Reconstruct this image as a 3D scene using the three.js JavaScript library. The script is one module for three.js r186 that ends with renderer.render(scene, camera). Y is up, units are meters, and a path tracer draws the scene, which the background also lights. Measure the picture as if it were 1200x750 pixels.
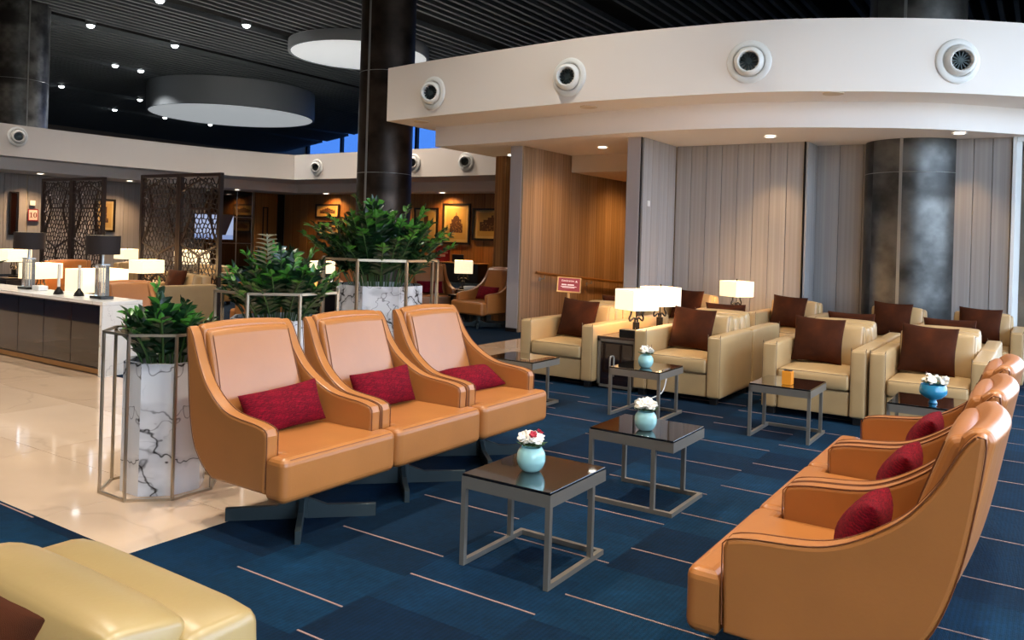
import * as THREE from 'three';
import { RoundedBoxGeometry } from 'three/addons/geometries/RoundedBoxGeometry.js';
import { mergeGeometries, mergeVertices } from 'three/addons/utils/BufferGeometryUtils.js';
import { RectAreaLightUniformsLib } from 'three/addons/lights/RectAreaLightUniformsLib.js';

// ------------------------------------------------------------------ camera, sky, lights, exposure
const scene = new THREE.Scene();
const camera = new THREE.PerspectiveCamera(52.65, 1.6, 0.05, 200);
camera.setViewOffset(1504, 940, 152, 190, 1200, 750);
camera.position.set(0, 1.4, 0);
camera.rotation.order = 'YXZ';
camera.rotation.set(0, 33.55 * Math.PI / 180, 1.75 * Math.PI / 180);

const renderer = new THREE.WebGLRenderer({ antialias: true });
renderer.toneMapping = THREE.LinearToneMapping;
renderer.toneMappingExposure = 1.03;
renderer.shadowMap.enabled = true;
RectAreaLightUniformsLib.init();

{ // clear daylight sky: pale at the horizon, bluer overhead, plain below
  const w = 64, h = 64, d = new Float32Array(w * h * 4);
  for (let y = 0; y < h; y++) for (let x = 0; x < w; x++) {
    const e = (y + 0.5) / h * 2 - 1, t = Math.pow(Math.max(0, e), 0.55), o = (y * w + x) * 4;
    const c = e < 0 ? [0.35, 0.38, 0.4] : [0.78 - 0.4 * t, 0.98 - 0.38 * t, 1.22 - 0.2 * t];
    d[o] = c[0]; d[o + 1] = c[1]; d[o + 2] = c[2]; d[o + 3] = 1;
  }
  const t = new THREE.DataTexture(d, w, h, THREE.RGBAFormat, THREE.FloatType);
  t.mapping = THREE.EquirectangularReflectionMapping; t.magFilter = THREE.LinearFilter; t.needsUpdate = true;
  scene.background = t; scene.backgroundIntensity = 7;
}
const L = { ceil: 26, soffit: 4.5, wash: 10, lamp: 1.3, drum: 2.4 };   // strengths of the lamps (candela; nits for the drums)

// ------------------------------------------------------------------ helpers
const V = (x, y, z) => new THREE.Vector3(x, y, z), PI = Math.PI, rad = (d) => d * PI / 180;
function rng(seed) { let s = seed >>> 0; return () => { s = (s + 0x6d2b79f5) >>> 0; let t = Math.imul(s ^ (s >>> 15), 1 | s); t = (t + Math.imul(t ^ (t >>> 7), 61 | t)) ^ t; return ((t ^ (t >>> 14)) >>> 0) / 4294967296; }; }
const smooth = (a, b, x) => { const t = Math.min(1, Math.max(0, (x - a) / (b - a))); return t * t * (3 - 2 * t); };

function uvbox(g) {   // texture coordinates in metres, taken across each face's main axis
  const p = g.attributes.position, uv = new Float32Array(p.count * 2), a = V(), b = V(), c = V();
  for (let i = 0; i < p.count; i += 3) {
    a.fromBufferAttribute(p, i); b.fromBufferAttribute(p, i + 1); c.fromBufferAttribute(p, i + 2);
    const n = b.clone().sub(a).cross(c.clone().sub(a)), x = Math.abs(n.x), y = Math.abs(n.y), z = Math.abs(n.z);
    [a, b, c].forEach((v, k) => {
      const q = (i + k) * 2;
      if (y >= x && y >= z) { uv[q] = v.x; uv[q + 1] = v.z; } else if (x >= z) { uv[q] = v.z; uv[q + 1] = v.y; } else { uv[q] = v.x; uv[q + 1] = v.y; }
    });
  }
  g.setAttribute('uv', new THREE.BufferAttribute(uv, 2));
  return g;
}
function join(list, keepUv) {
  list = (Array.isArray(list) ? list : [list]).map((g) => {
    const q = g.index ? g.toNonIndexed() : g.clone();
    for (const k of Object.keys(q.attributes)) if (!['position', 'normal'].includes(k) && !(keepUv && k === 'uv')) q.deleteAttribute(k);
    return q;
  });
  const g = list.length > 1 ? mergeGeometries(list) : list[0];
  return keepUv ? g : uvbox(g);
}
const used = {};
function numbered(n) { const k = used[n] = (used[n] ?? -1) + 1; return k ? n + '_' + String(k).padStart(3, '0') : n; }
function mesh(name, geos, mat, parent, keepUv) {
  const m = new THREE.Mesh(join(geos, keepUv), mat);
  m.name = parent ? name : numbered(name); m.castShadow = m.receiveShadow = true;
  (parent ?? scene).add(m);
  return m;
}
function share(name, geo, mat, parent) {   // a mesh that shares its geometry with its likes
  const m = new THREE.Mesh(geo, mat); m.name = parent ? name : numbered(name); m.castShadow = m.receiveShadow = true; (parent ?? scene).add(m); return m;
}
function tag(o, label, category, group) { o.userData.label = label; if (category) o.userData.category = category; if (group) o.userData.group = group; return o; }
function thing(name, label, category, [x, y, z] = [0, 0, 0], turn = 0, group) {
  const o = new THREE.Group(); o.name = numbered(name); o.position.set(x, y, z); o.rotation.y = turn; scene.add(o);
  return tag(o, label, category, group);
}
function copy(root, label, [x, y, z], turn = root.rotation.y) {
  const o = root.clone(); o.name = numbered(root.name.replace(/_\d{3}$/, '')); o.userData = { ...root.userData, label };
  o.position.set(x, y, z); o.rotation.y = turn; scene.add(o); return o;
}
function group(name) { const o = new THREE.Group(); o.name = numbered(name); o.userData.kind = 'structure'; scene.add(o); return o; }
function struct(name, geos, mat, parent) { const m = mesh(name, geos, mat, parent); if (!parent) m.userData.kind = 'structure'; return m; }

const bx = (x0, x1, y0, y1, z0, z1) => new THREE.BoxGeometry(x1 - x0, y1 - y0, z1 - z0).translate((x0 + x1) / 2, (y0 + y1) / 2, (z0 + z1) / 2);
const rb = (w, h, d, r, x = 0, y = 0, z = 0, s = 2) => new RoundedBoxGeometry(w, h, d, s, r).translate(x, y, z);
const cy = (r0, r1, h, x = 0, y = 0, z = 0, s = 24) => new THREE.CylinderGeometry(r0, r1, h, s).translate(x, y + h / 2, z);
const lathe = (pts, s = 32) => new THREE.LatheGeometry(pts.map(([a, b]) => new THREE.Vector2(a, b)), s);
const curve = (pts, closed = false) => new THREE.CatmullRomCurve3(pts.map((p) => V(...p)), closed, 'catmullrom', 0.5);
const tube = (pts, r, n = 24, s = 6, closed = false) => new THREE.TubeGeometry(curve(pts, closed), n, r, s, closed);
function bar(a, b, w, h = w) {   // a straight square bar from a to b
  const A = V(...a), B = V(...b), d = B.clone().sub(A), g = new THREE.BoxGeometry(w, h, d.length());
  const q = new THREE.Quaternion(), m = new THREE.Matrix4().lookAt(A, B, Math.abs(d.y) > 0.99 * d.length() ? V(1, 0, 0) : V(0, 1, 0));
  q.setFromRotationMatrix(m); return g.applyQuaternion(q).translate((A.x + B.x) / 2, (A.y + B.y) / 2, (A.z + B.z) / 2);
}
function block(plan, y0, y1) {   // a plan outline [x, z] raised from y0 to y1
  const s = new THREE.Shape(plan.map(([x, z]) => new THREE.Vector2(x, -z)));
  return new THREE.ExtrudeGeometry(s, { depth: y1 - y0, bevelEnabled: false, curveSegments: 4 }).rotateX(-PI / 2).translate(0, y0, 0);
}
function softBox(w, h, d, r, puff = [0, 0, 0], n = 8) {   // an upholstered box: rounded edges, faces that swell
  let g = new THREE.BoxGeometry(2, 2, 2, n, n, n); g.deleteAttribute('uv'); g.deleteAttribute('normal'); g = mergeVertices(g, 1e-4);
  const p = g.attributes.position, S = [w / 2, h / 2, d / 2];
  for (let i = 0; i < p.count; i++) {
    const t = [p.getX(i), p.getY(i), p.getZ(i)].map((v) => Math.sin(v * PI / 2)), q = t.map((v, k) => v * S[k]);
    const c = q.map((v, k) => Math.min(S[k] - r, Math.max(r - S[k], v))), e = q.map((v, k) => v - c[k]), l = Math.hypot(...e);
    const o = l > 1e-6 ? e.map((v, k) => c[k] + v / l * Math.min(l, r)) : q;
    for (let k = 0; k < 3; k++) { const [a, b] = [(k + 1) % 3, (k + 2) % 3]; o[k] += t[k] * puff[k] * (1 - t[a] ** 2) * (1 - t[b] ** 2); }
    p.setXYZ(i, ...o);
  }
  g.computeVertexNormals(); return g;
}
function pillowGeo(w, h, t, n = 14, seed = 1) {   // a filled cushion cover with pulled-in sides and pointed corners
  const pos = [], R = rng(seed), ph = R() * 6;
  const P = (u, v, s) => {
    const x = w / 2 * u * (1 - 0.07 * (1 - v * v)), y = h / 2 * v * (1 - 0.07 * (1 - u * u));
    const z = s * t / 2 * Math.pow(Math.max(0, (1 - u ** 2) * (1 - v ** 2)), 0.42) * (1 + 0.1 * Math.sin(3 * u + ph) * Math.cos(2.5 * v + ph));
    return [x, y, z];
  };
  const f = (i) => Math.sin((i / n * 2 - 1) * PI / 2);
  for (const s of [1, -1]) for (let i = 0; i < n; i++) for (let j = 0; j < n; j++) {
    const a = P(f(i), f(j), s), b = P(f(i + 1), f(j), s), c = P(f(i + 1), f(j + 1), s), d = P(f(i), f(j + 1), s);
    if (s > 0) pos.push(...a, ...b, ...c, ...a, ...c, ...d); else pos.push(...a, ...c, ...b, ...a, ...d, ...c);
  }
  let g = new THREE.BufferGeometry(); g.setAttribute('position', new THREE.Float32BufferAttribute(pos, 3));
  g = mergeVertices(g, 1e-5); g.computeVertexNormals(); return g;
}

// ------------------------------------------------------------------ textures and materials
function noiseField(n, cells, seed) {   // tileable value noise, n x n, in 0..1
  const R = rng(seed), g = Array.from({ length: cells * cells }, R), o = new Float32Array(n * n);
  for (let y = 0; y < n; y++) for (let x = 0; x < n; x++) {
    const u = x / n * cells, v = y / n * cells, i = Math.floor(u), j = Math.floor(v), a = smooth(0, 1, u - i), b = smooth(0, 1, v - j);
    const at = (p, q) => g[((q + cells) % cells) * cells + (p + cells) % cells];
    o[y * n + x] = (at(i, j) * (1 - a) + at(i + 1, j) * a) * (1 - b) + (at(i, j + 1) * (1 - a) + at(i + 1, j + 1) * a) * b;
  }
  return o;
}
function fbm(n, cells, oct, seed) { const o = new Float32Array(n * n); let w = 1, s = 0; for (let k = 0; k < oct; k++) { const f = noiseField(n, cells * 2 ** k, seed + k * 17); for (let i = 0; i < o.length; i++) o[i] += f[i] * w; s += w; w *= 0.5; } for (let i = 0; i < o.length; i++) o[i] /= s; return o; }
function tex(n, metres, fn, srgb = true) {   // fn(x, y, i) -> [r, g, b] in 0..255
  const d = new Uint8Array(n * n * 4);
  for (let y = 0; y < n; y++) for (let x = 0; x < n; x++) { const i = y * n + x, c = fn(x, y, i); for (let k = 0; k < 3; k++) d[i * 4 + k] = Math.max(0, Math.min(255, c[k])); d[i * 4 + 3] = 255; }
  const t = new THREE.DataTexture(d, n, n); t.wrapS = t.wrapT = THREE.RepeatWrapping; t.magFilter = THREE.LinearFilter; t.minFilter = THREE.LinearMipmapLinearFilter; t.generateMipmaps = true;
  if (srgb) t.colorSpace = THREE.SRGBColorSpace;
  const m = Array.isArray(metres) ? metres : [metres, metres]; t.repeat.set(1 / m[0], 1 / m[1]); t.needsUpdate = true; return t;
}
const grey = (v) => [v, v, v], shade = (c, k) => c.map((v) => v * k), hex = (h) => [h >> 16, (h >> 8) & 255, h & 255];
const std = (color, roughness = 0.6, metalness = 0, extra = {}) => new THREE.MeshStandardMaterial({ color, roughness, metalness, ...extra });
const phys = (o) => new THREE.MeshPhysicalMaterial(o);

const nA = fbm(256, 4, 5, 11), nB = fbm(256, 24, 3, 23), nC = fbm(512, 3, 6, 5);
const leatherBump = tex(256, 0.16, (x, y, i) => grey(150 + 70 * (nB[i] - 0.5) + 60 * (nA[i] - 0.5)), false);
const leatherTone = (h) => tex(256, 0.9, (x, y, i) => shade(hex(h), 0.94 + 0.12 * nA[i]));
const leather = (h, r = 0.36) => phys({ color: 0xffffff, map: leatherTone(h), roughness: r, bumpMap: leatherBump, bumpScale: 0.0006, clearcoat: 0.25, clearcoatRoughness: 0.3 });
const weaveBump = tex(256, 0.05, (x, y, i) => grey(128 + 60 * Math.sin(x * PI / 8) * Math.sin(y * PI / 8) + 60 * (nB[i] - 0.5)), false);
const redWeave = tex(256, 0.2, (x, y, i) => { const k = 0.45 + 0.9 * nB[((y * 5) % 256) * 256 + ((x >> 1) % 256)] + (nB[(y * 97 + x * 31) % 65536] > 0.68 ? 0.5 : 0); return shade(hex(0x74081a), k); });
const velvetTone = tex(256, 0.5, (x, y, i) => shade(hex(0x3d1b08), 0.6 + 0.8 * nA[i]));
const carpetTone = (h, seed) => { const f = fbm(256, 3, 3, seed); return tex(256, 0.61, (x, y, i) => shade(hex(h), (0.78 + 0.3 * f[i]) * (0.86 + 0.28 * nB[i]) * (0.93 + 0.07 * Math.sin(x * PI / 4)))); };
const carpetBump = tex(256, 0.15, (x, y, i) => grey(128 + 50 * Math.sin(x * PI / 4) + 110 * (nB[i] - 0.5)), false);
function marbleTex(base, vein, dens, seed, n = 512) {
  const a = fbm(n, 3, 5, seed), b = fbm(n, 4, 5, seed + 40), c = fbm(n, 2, 4, seed + 90);
  const d = fbm(n, 5, 4, seed + 130);
  return tex(n, 1.1, (x, y, i) => {
    const line = (f, w) => Math.max(0, 1 - Math.abs(f - 0.5) / (w * dens)), m = c[i];
    const k = line(a[i], 0.007) * smooth(0.36, 0.54, m) + 0.8 * line(b[i], 0.005) * smooth(0.36, 0.56, 1 - m) + 0.6 * line(d[i], 0.004) * smooth(0.4, 0.55, m) + 0.22 * line(a[i], 0.05) * smooth(0.4, 0.6, m) + 0.14 * line(b[i], 0.04) * smooth(0.4, 0.6, 1 - m);
    return hex(base).map((p, q) => p * (1 - Math.min(1, k)) + hex(vein)[q] * Math.min(1, k) - 6 * (1 - m));
  });
}
const stoneTone = (h, seed) => { const f = fbm(256, 3, 5, seed), g = fbm(256, 2, 5, seed + 7); return tex(256, [1.8, 1.2], (x, y, i) => shade(hex(h), 0.93 + 0.1 * f[i] - 0.05 * Math.max(0, 1 - Math.abs(g[i] - 0.5) / 0.02))); };
function timberTex(h, seed, contrast, stripe = 0) {
  const col = fbm(256, 32, 3, seed), f = fbm(256, 4, 4, seed + 3);
  return tex(256, [0.5, 2.2], (x, y, i) => { const g = col[x] + 0.25 * f[((y >> 2) * 256 + x)]; const s = stripe ? (x % 32 < 3 ? 1 - stripe : 1) : 1; return shade(hex(h), (1 - contrast + 2 * contrast * (g - 0.1)) * s); });
}
const patina = tex(512, 1.7, (x, y, i) => { const k = 0.6 + 0.8 * smooth(0.3, 0.72, nC[i]); return [92 * k, 92 * k, 90 * k]; });
const patinaRough = tex(512, 1.7, (x, y, i) => grey(120 + 110 * nC[(i * 3) % (512 * 512)] ), false);

const M = {
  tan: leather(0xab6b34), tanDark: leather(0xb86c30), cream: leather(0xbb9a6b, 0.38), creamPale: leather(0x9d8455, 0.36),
  pipe: std(0x6e3c1a, 0.5), pipeCream: std(0x6b543a, 0.6), underside: std(0x14110f, 0.7),
  baseMetal: std(0x3c4647, 0.42, 0.55), red: phys({ color: 0xffffff, roughness: 0.9, specularIntensity: 0.3, map: redWeave, bumpMap: weaveBump, bumpScale: 0.0015 }),
  velvet: phys({ color: 0xffffff, map: velvetTone, roughness: 0.85, specularIntensity: 0.3, sheen: 0.25, sheenColor: new THREE.Color(0x7a4a30), sheenRoughness: 0.4, bumpMap: weaveBump, bumpScale: 0.001 }),
  tableMetal: std(0x8c8478, 0.34, 0.55), blackGlass: phys({ color: 0x0a0706, roughness: 0.04, ior: 1.52, clearcoat: 1, clearcoatRoughness: 0.02 }),
  bronze: std(0xb7a790, 0.3, 0.8), darkFoot: std(0x17120f, 0.5),
  marble: phys({ color: 0xffffff, map: marbleTex(0xdddbd9, 0x332f2d, 2.2, 3), roughness: 0.14 }), marblePale: phys({ color: 0xffffff, map: marbleTex(0xeeeae2, 0xa9a39b, 0.8, 31), roughness: 0.16 }),
  soil: std(0x17110c, 0.95), paint: std(0xf2e9e0, 0.6), paintSoffit: std(0xdccbb4, 0.7), paintWhite: std(0xeeeeea, 0.35),
  slat: std(0x626a6e, 0.5, 0.1), plenum: std(0x08090a, 0.9), drum: std(0x868d92, 0.55), drumGlow: std(0xe8ecee, 0.5, 0, { emissive: new THREE.Color(0xdfe6ea), emissiveIntensity: 0.42 }),
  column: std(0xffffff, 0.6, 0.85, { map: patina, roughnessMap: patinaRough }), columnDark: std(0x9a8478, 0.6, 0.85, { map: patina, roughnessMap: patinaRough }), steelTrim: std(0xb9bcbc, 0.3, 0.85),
  timberGrey: [0x9f9a96, 0x9b9590, 0xa49f9b].map((h, k) => std(0xffffff, 0.55, 0, { map: timberTex(h, 60 + k, 0.07) })),
  timberWarm: [0xb29a80, 0xad9376, 0xb9a288].map((h, k) => std(0xffffff, 0.5, 0, { map: timberTex(h, 80 + k, 0.16, 0.22) })),
  timberBrown: [0x9a6a3a, 0x93622f, 0xa07042].map((h, k) => std(0xffffff, 0.5, 0, { map: timberTex(h, 90 + k, 0.18, 0.2) })),
  greyPanel: std(0xa69d9b, 0.5), wallPlain: std(0xb6a894, 0.7), darkWall: std(0x14100e, 0.4),
  lattice: std(0x1d0e0a, 0.4), ebony: std(0x120b09, 0.35), doorGloss: phys({ color: 0x1e0d07, roughness: 0.07, clearcoat: 1, clearcoatRoughness: 0.03 }),
  blueGlass: phys({ color: 0x657f9f, transmission: 1, roughness: 0.02, thickness: 0, ior: 1.45 }), glass: phys({ color: 0xffffff, transmission: 1, roughness: 0.02, thickness: 0, ior: 1.45 }), crystal: phys({ color: 0xf4f1ea, transmission: 0.85, roughness: 0.04, thickness: 0.02, ior: 1.45 }),
  shadeGlow: std(0xfff2d8, 0.8, 0, { emissive: new THREE.Color(1.0, 0.83, 0.52), emissiveIntensity: 1.0 }), shadeDark: std(0x1c0f0c, 0.8), shadeLining: std(0xd8c7a6, 0.7),
  iron: std(0x14110f, 0.4, 0.5), lens: std(0xffffff, 0.4, 0, { emissive: new THREE.Color(1, 0.93, 0.82), emissiveIntensity: 6 }), lensCool: std(0xffffff, 0.4, 0, { emissive: new THREE.Color(0.93, 0.97, 1), emissiveIntensity: 9 }),
  turquoise: phys({ color: 0x9ccbc6, roughness: 0.22, clearcoat: 0.6, clearcoatRoughness: 0.1 }), tealDeep: phys({ color: 0x2d7fa0, roughness: 0.2, clearcoat: 0.6, clearcoatRoughness: 0.1 }),
  petal: std(0xf3ead9, 0.7), petalRed: std(0xa3122a, 0.7), sprig: std(0x3a5426, 0.7), twig: std(0x6b3a2c, 0.8),
  leaf: [std(0x193618, 0.28), std(0x0f2613, 0.3), std(0x437a28, 0.3)], frond: std(0xb9b49a, 0.5, 0, { side: THREE.DoubleSide }), stem: std(0x3d5a28, 0.5), amber: std(0xb5660f, 0.25, 0, { emissive: new THREE.Color(1, 0.42, 0.05), emissiveIntensity: 0.28 }),
  signRed: std(0x8f1020, 0.4), gold: std(0xc99a62, 0.35, 0.7), black: std(0x0b0b0b, 0.35), white: std(0xeceae6, 0.5), fabricWhite: std(0xddd4c2, 0.8), rubber: std(0x0d0d0d, 0.8),
};
const carpetMats = [[0x072b45, 1], [0x05233a, 2], [0x09314c, 3], [0x041e34, 4]].map(([h, s]) => phys({ color: 0xffffff, roughness: 0.95, specularIntensity: 0.25, map: carpetTone(h, s * 9), bumpMap: carpetBump, bumpScale: 0.004 }));
const stripeMat = std(0xffffff, 0.9, 0, { map: tex(64, 0.03, (x, y) => ((x >> 3) + (y >> 4)) % 2 ? [160, 132, 122] : [104, 82, 76]) });
const stoneMats = [[0xdcbfa2, 1], [0xd7b99b, 2], [0xe0c4a8, 3]].map(([h, s]) => phys({ color: 0xffffff, map: stoneTone(h, s * 31), roughness: 0.1, clearcoat: 0.5, clearcoatRoughness: 0.04 }));

function spot(x, y, z, color, cd, angle, to, pen = 0.7, r = 2) {
  const l = new THREE.SpotLight(color, cd, 0, angle, pen, 2); l.position.set(x, y, z); l.target.position.set(...(to ?? [x, 0, z])); l.castShadow = true; l.shadow.radius = r; scene.add(l, l.target); return l;
}

// ------------------------------------------------------------------ floor
{
  const f = group('floor');
  struct('slab', [bx(-54.5, 0.9, -0.25, -0.02, -49, -11.5), bx(-54.5, 5.5, -0.25, -0.02, -11.5, 6.5)], M.rubber, f);
  const clip = (r, q) => [Math.max(r[0], q[0]), Math.min(r[1], q[1]), Math.max(r[2], q[2]), Math.min(r[3], q[3])];
  // polished stone: a walkway in front of the console and a second one that runs back to the corridor
  const stone = [[-15, -3.25, -4.3, -2], [-6.2, -3.25, -5.15, -4.3], [-6.2, -4.85, -14.6, -5.15]], G = 0.0015;
  const zl = [-2.0, -2.6]; for (let z = -3.45; z > -15; z -= 0.85) zl.push(z);
  const xs = [-3.25, -3.987]; for (let x = -5.187; x > -16; x -= 1.2) xs.push(x);
  for (let i = 0; i < zl.length - 1; i++) for (let j = 0; j < xs.length - 1; j++) for (const q of stone) {
    const [x0, x1, z0, z1] = clip([xs[j + 1], xs[j], zl[i + 1], zl[i]], q);
    if (x1 - x0 < 0.03 || z1 - z0 < 0.03) continue;
    share('floor_tile', uvbox(bx(x0 + G, x1 - G, -0.02, 0, z0 + G, z1 - G).toNonIndexed()), stoneMats[(i * 5 + j * 3 + ((i * j) % 2)) % 3], f);
  }
  // carpet tiles with one thin woven stripe each under the lounge seats
  const rug = [[-6.436, 1.49, -2, 3], [-3.249, 1.49, -5.15, -2], [-4.85, 1.49, -11.3, -5.15]], S = 0.6095;
  const whole = join(bx(0, S, -0.02, 0.004, 0, 0.6055)), stripe = join(bx(0.002, S - 0.002, 0, 0.0022, -0.004, 0.004));
  for (let k = -3; k < 10; k++) for (let r = -9; r < 16; r++) {
    const x0 = -0.34 - S * (k + 1), z = (k % 2 ? -2.20 : -2.585) - 0.606 * r, R = rng((k + 20) * 97 + (r + 9) * 13), mat = carpetMats[Math.floor(R() * 4)];
    for (const q of rug) {
      const [a, b, c, d] = clip([x0, x0 + S, z - 0.35, z + 0.2555], q);
      if (b - a < 0.02 || d - c < 0.02) continue;
      const full = b - a > S - 1e-4 && d - c > 0.605;
      const t = share('carpet_tile', full ? whole : join(bx(0, b - a, -0.02, 0.004, 0, d - c)), mat, f); t.position.set(a, 0, c);
      if (b - a > S - 1e-4 && z - 0.01 > c && z + 0.01 < d) share('stripe', stripe, stripeMat, t).position.set(0, 0.004, z - c);
    }
  }
  struct('carpet_field', bx(-30, -6.436, -0.02, 0.004, -2.0, 3), carpetMats[1], f);
  struct('carpet_field', bx(-30, -15, -0.02, 0.004, -4.3, -2), carpetMats[1], f);
  struct('carpet_field', bx(-30, -6.2, -0.02, 0.004, -21, -4.3), carpetMats[3], f);
  struct('carpet_field', [bx(-4.85, 0.6, -0.02, 0.004, -17, -11.3), bx(1.49, 5, -0.02, 0.004, -11.3, 6), bx(-30, 1.49, -0.02, 0.004, 3, 6)], carpetMats[1], f);
}

// ------------------------------------------------------------------ shell of the hall
struct('wall_front', bx(-54.5, 5.5, 0, 8.4, 6, 6.3), M.wallPlain);
struct('wall_far_left', bx(-54.5, -54, 0, 10.7, -49, 6), M.wallPlain);
struct('wall_far_back', [bx(-54, 0.85, 0, 5.4, -49, -48.6), bx(-54, 0.85, 10.4, 10.7, -49, -48.6), bx(0.6, 0.85, 0, 8.4, -48.6, -11.5), bx(0.6, 0.85, 8.4, 10.7, -48.6, -34.9)], M.wallPlain);
{ // clerestory along the far back wall
  const w = group('window_1');
  for (let x = -53.9; x <= 0.6; x += 4.1) struct('window_frame', bx(x - 0.1, x + 0.1, 5.4, 10.4, -48.95, -48.65), M.ebony, w);
  for (let x = -53.9; x < -3; x += 4.1) struct('pane', bx(x + 0.1, x + 4.0, 5.4, 10.4, -48.82, -48.8), M.blueGlass, w);
}
{ // tall glazing on the right-hand side, out of the picture: the daylight comes in here
  const w = group('window_2');
  struct('window_frame', [bx(5, 5.25, 0, 0.2, -11.6, 6), bx(5, 5.25, 5.1, 8.4, -11.6, 6)], M.wallPlain, w);
  for (let z = -11.5; z <= 6; z += 2.1) struct('window_frame', bx(5.02, 5.2, 0.2, 5.1, z - 0.05, z + 0.05), M.ebony, w);
  for (let z = -11.5; z < 5; z += 2.1) struct('pane', bx(5.1, 5.12, 0.2, 5.1, z + 0.05, z + 2.05), M.glass, w);
}
struct('roof', [bx(-54.5, 0.9, 10.7, 10.9, -49, -34.9), bx(-54.5, 0.9, 8.4, 10.7, -35.1, -34.9), bx(-54.5, 0.9, 8.4, 8.6, -34.9, -11.5), bx(-54.5, 5.5, 8.4, 8.6, -11.5, 6.5)], M.plenum);
{ // slatted ceiling
  const c = group('ceiling'), geo = join(bx(-0.055, 0.055, 7.88, 8.04, -1, 0)), lights = [-43.2, -38.5, -31.4, -25.9, -21.2, -15.8, -10.4, -5.0, 0.4];
  struct('backing', block([[-54, -44.5], [-51.7, -44.5], [-38, -38.3], [-30.7, -35.1], [0.5, -35.1], [0.5, -11.6], [4.9, -11.3], [4.9, 5.9], [-54, 5.9]], 8.24, 8.28), M.plenum, c);
  for (let x = -53.8; x < 4.8; x += 0.36) {
    if (lights.some((l) => Math.abs(l - x) < 0.23)) continue;
    const m = share('slat', geo, M.slat, c), zEnd = x > 0.4 ? -11.2 : Math.max(-44.4, Math.min(-35.2, -38.3 + (x + 38) * 0.447));
    m.position.set(x, 0, 5.9); m.scale.z = 5.9 - zEnd;
  }
}
// downlights in the dark channels of the slatted ceiling
const downlights = [];
function downlight(x, y, z, r, lens, label, grp) {
  const t = thing('downlight', label, 'downlight', [x, y, z], 0, grp);
  mesh('trim_ring', lathe([[r, -0.002], [r * 1.3, -0.006], [r * 1.32, 0.0], [r * 1.3, 0.008], [r, 0.008], [r, -0.002]], 20), M.paintWhite, t);
  mesh('lens', cy(r, r, 0.006, 0, 0.001, 0, 20), lens, t);
  return t;
}
const gridRow = ['a', 'b'];
[[-21.22, -13.54], [-21.22, -16.52], [-25.92, -14.15], [-25.92, -17.17], [-31.39, -18.18], [-31.39, -19.28], [-38.48, -19.73], [-38.48, -23.63], [-43.20, -25.07], [-43.20, -28.12], [-43.20, -31.18]].forEach(([x, z], i) => {
  const where = ['at the very top edge of the photo, left of the centre', 'nearest the smaller of the two round drum lamps', 'high up right beside the dark column at the left edge', 'above the left half of the large drum lamp', 'left one of the close pair left of the large drum lamp', 'right one of the close pair left of the large drum lamp', 'low beside the dark column at the left edge', 'just touching the left rim of the large drum lamp', 'lower left of the large drum lamp, leftmost of the bottom row', 'below the left part of the large drum lamp', 'below the middle of the large drum lamp, lowest of all'][i];
  const t = thing('downlight', 'small white ceiling spot ' + where, 'downlight', [x, 7.86, z], 0, 'spots in the slatted ceiling'); t.scale.setScalar(1.6);
  mesh('housing', lathe([[0.082, 0.0], [0.10, 0.0], [0.10, 0.22], [0.082, 0.22], [0.082, 0.0]], 20), M.slat, t);
  mesh('lens', lathe([[0, -0.055], [0.03, -0.05], [0.058, -0.034], [0.074, -0.005], [0.078, 0.02], [0, 0.02]], 20), M.lensCool, t);
  spot(x, 7.74, z, 0xf8f4f0, L.ceil * 2.6, 1.05, [x, 0, z], 0.8);
});
for (const x of [-15.8, -10.4, -5.0, 0.4, 3.2]) for (const z of [-6.0, -2.4, 1.6]) {   // the same spots over the seats, above the frame
  const t = thing('downlight', `small white ceiling spot above the frame, ${['over the console', 'over the walkway', 'over the left row', 'over the right row', 'by the window wall'][[-15.8, -10.4, -5.0, 0.4, 3.2].indexOf(x)]}, ${z < -5 ? 'far end' : z < 0 ? 'middle' : 'near end'}`, 'downlight', [x, 7.86, z], 0, 'spots over the seats');
  mesh('housing', lathe([[0.075, -0.01], [0.085, -0.01], [0.085, 0.27], [0.075, 0.27], [0.075, -0.01]], 16), M.paintWhite, t);
  mesh('lens', cy(0.074, 0.074, 0.01, 0, 0.0, 0, 16), M.lensCool, t);
  spot(x, 7.83, z, 0xfff4e4, L.ceil * 3.0, 0.9, [x, 0, z], 0.8);
}
[[-15.8, -10.0, 'over the middle planter'], [-15.8, -13.6, 'between the column and the large drum lamp'], [-15.8, -17.0, 'behind the dark central column'], [-21.2, -6.0, 'over the far lounge'], [-21.2, -2.0, 'left of the console']].forEach(([x, z, where]) => {
  const t = thing('downlight', 'small white ceiling spot above the frame, ' + where, 'downlight', [x, 7.86, z], 0, 'spots over the far lounge');
  mesh('housing', lathe([[0.075, -0.01], [0.085, -0.01], [0.085, 0.27], [0.075, 0.27], [0.075, -0.01]], 16), M.paintWhite, t);
  mesh('lens', cy(0.074, 0.074, 0.01, 0, 0.0, 0, 16), M.lensCool, t);
  spot(x, 7.83, z, 0xffeedd, L.ceil * 4, 1.1, [x, 0, z], 0.8);
});
function drumLamp(x, z, y, r, h, label) {
  const t = thing('drum_lamp', label, 'ceiling lamp', [x, y, z]);
  mesh('drum', lathe([[r - 0.09, 0.02], [r - 0.09, 0], [r, 0], [r, h], [r - 0.02, h], [0, h]], 64), M.drum, t);
  mesh('diffuser', cy(r - 0.095, r - 0.095, 0.02, 0, 0.012, 0, 64), M.drumGlow, t);
  const a = new THREE.RectAreaLight(0xe9f1f6, L.drum, r * 1.6, r * 1.6); a.position.set(x, y - 0.01, z); a.lookAt(x, 0, z); scene.add(a);
}
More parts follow.
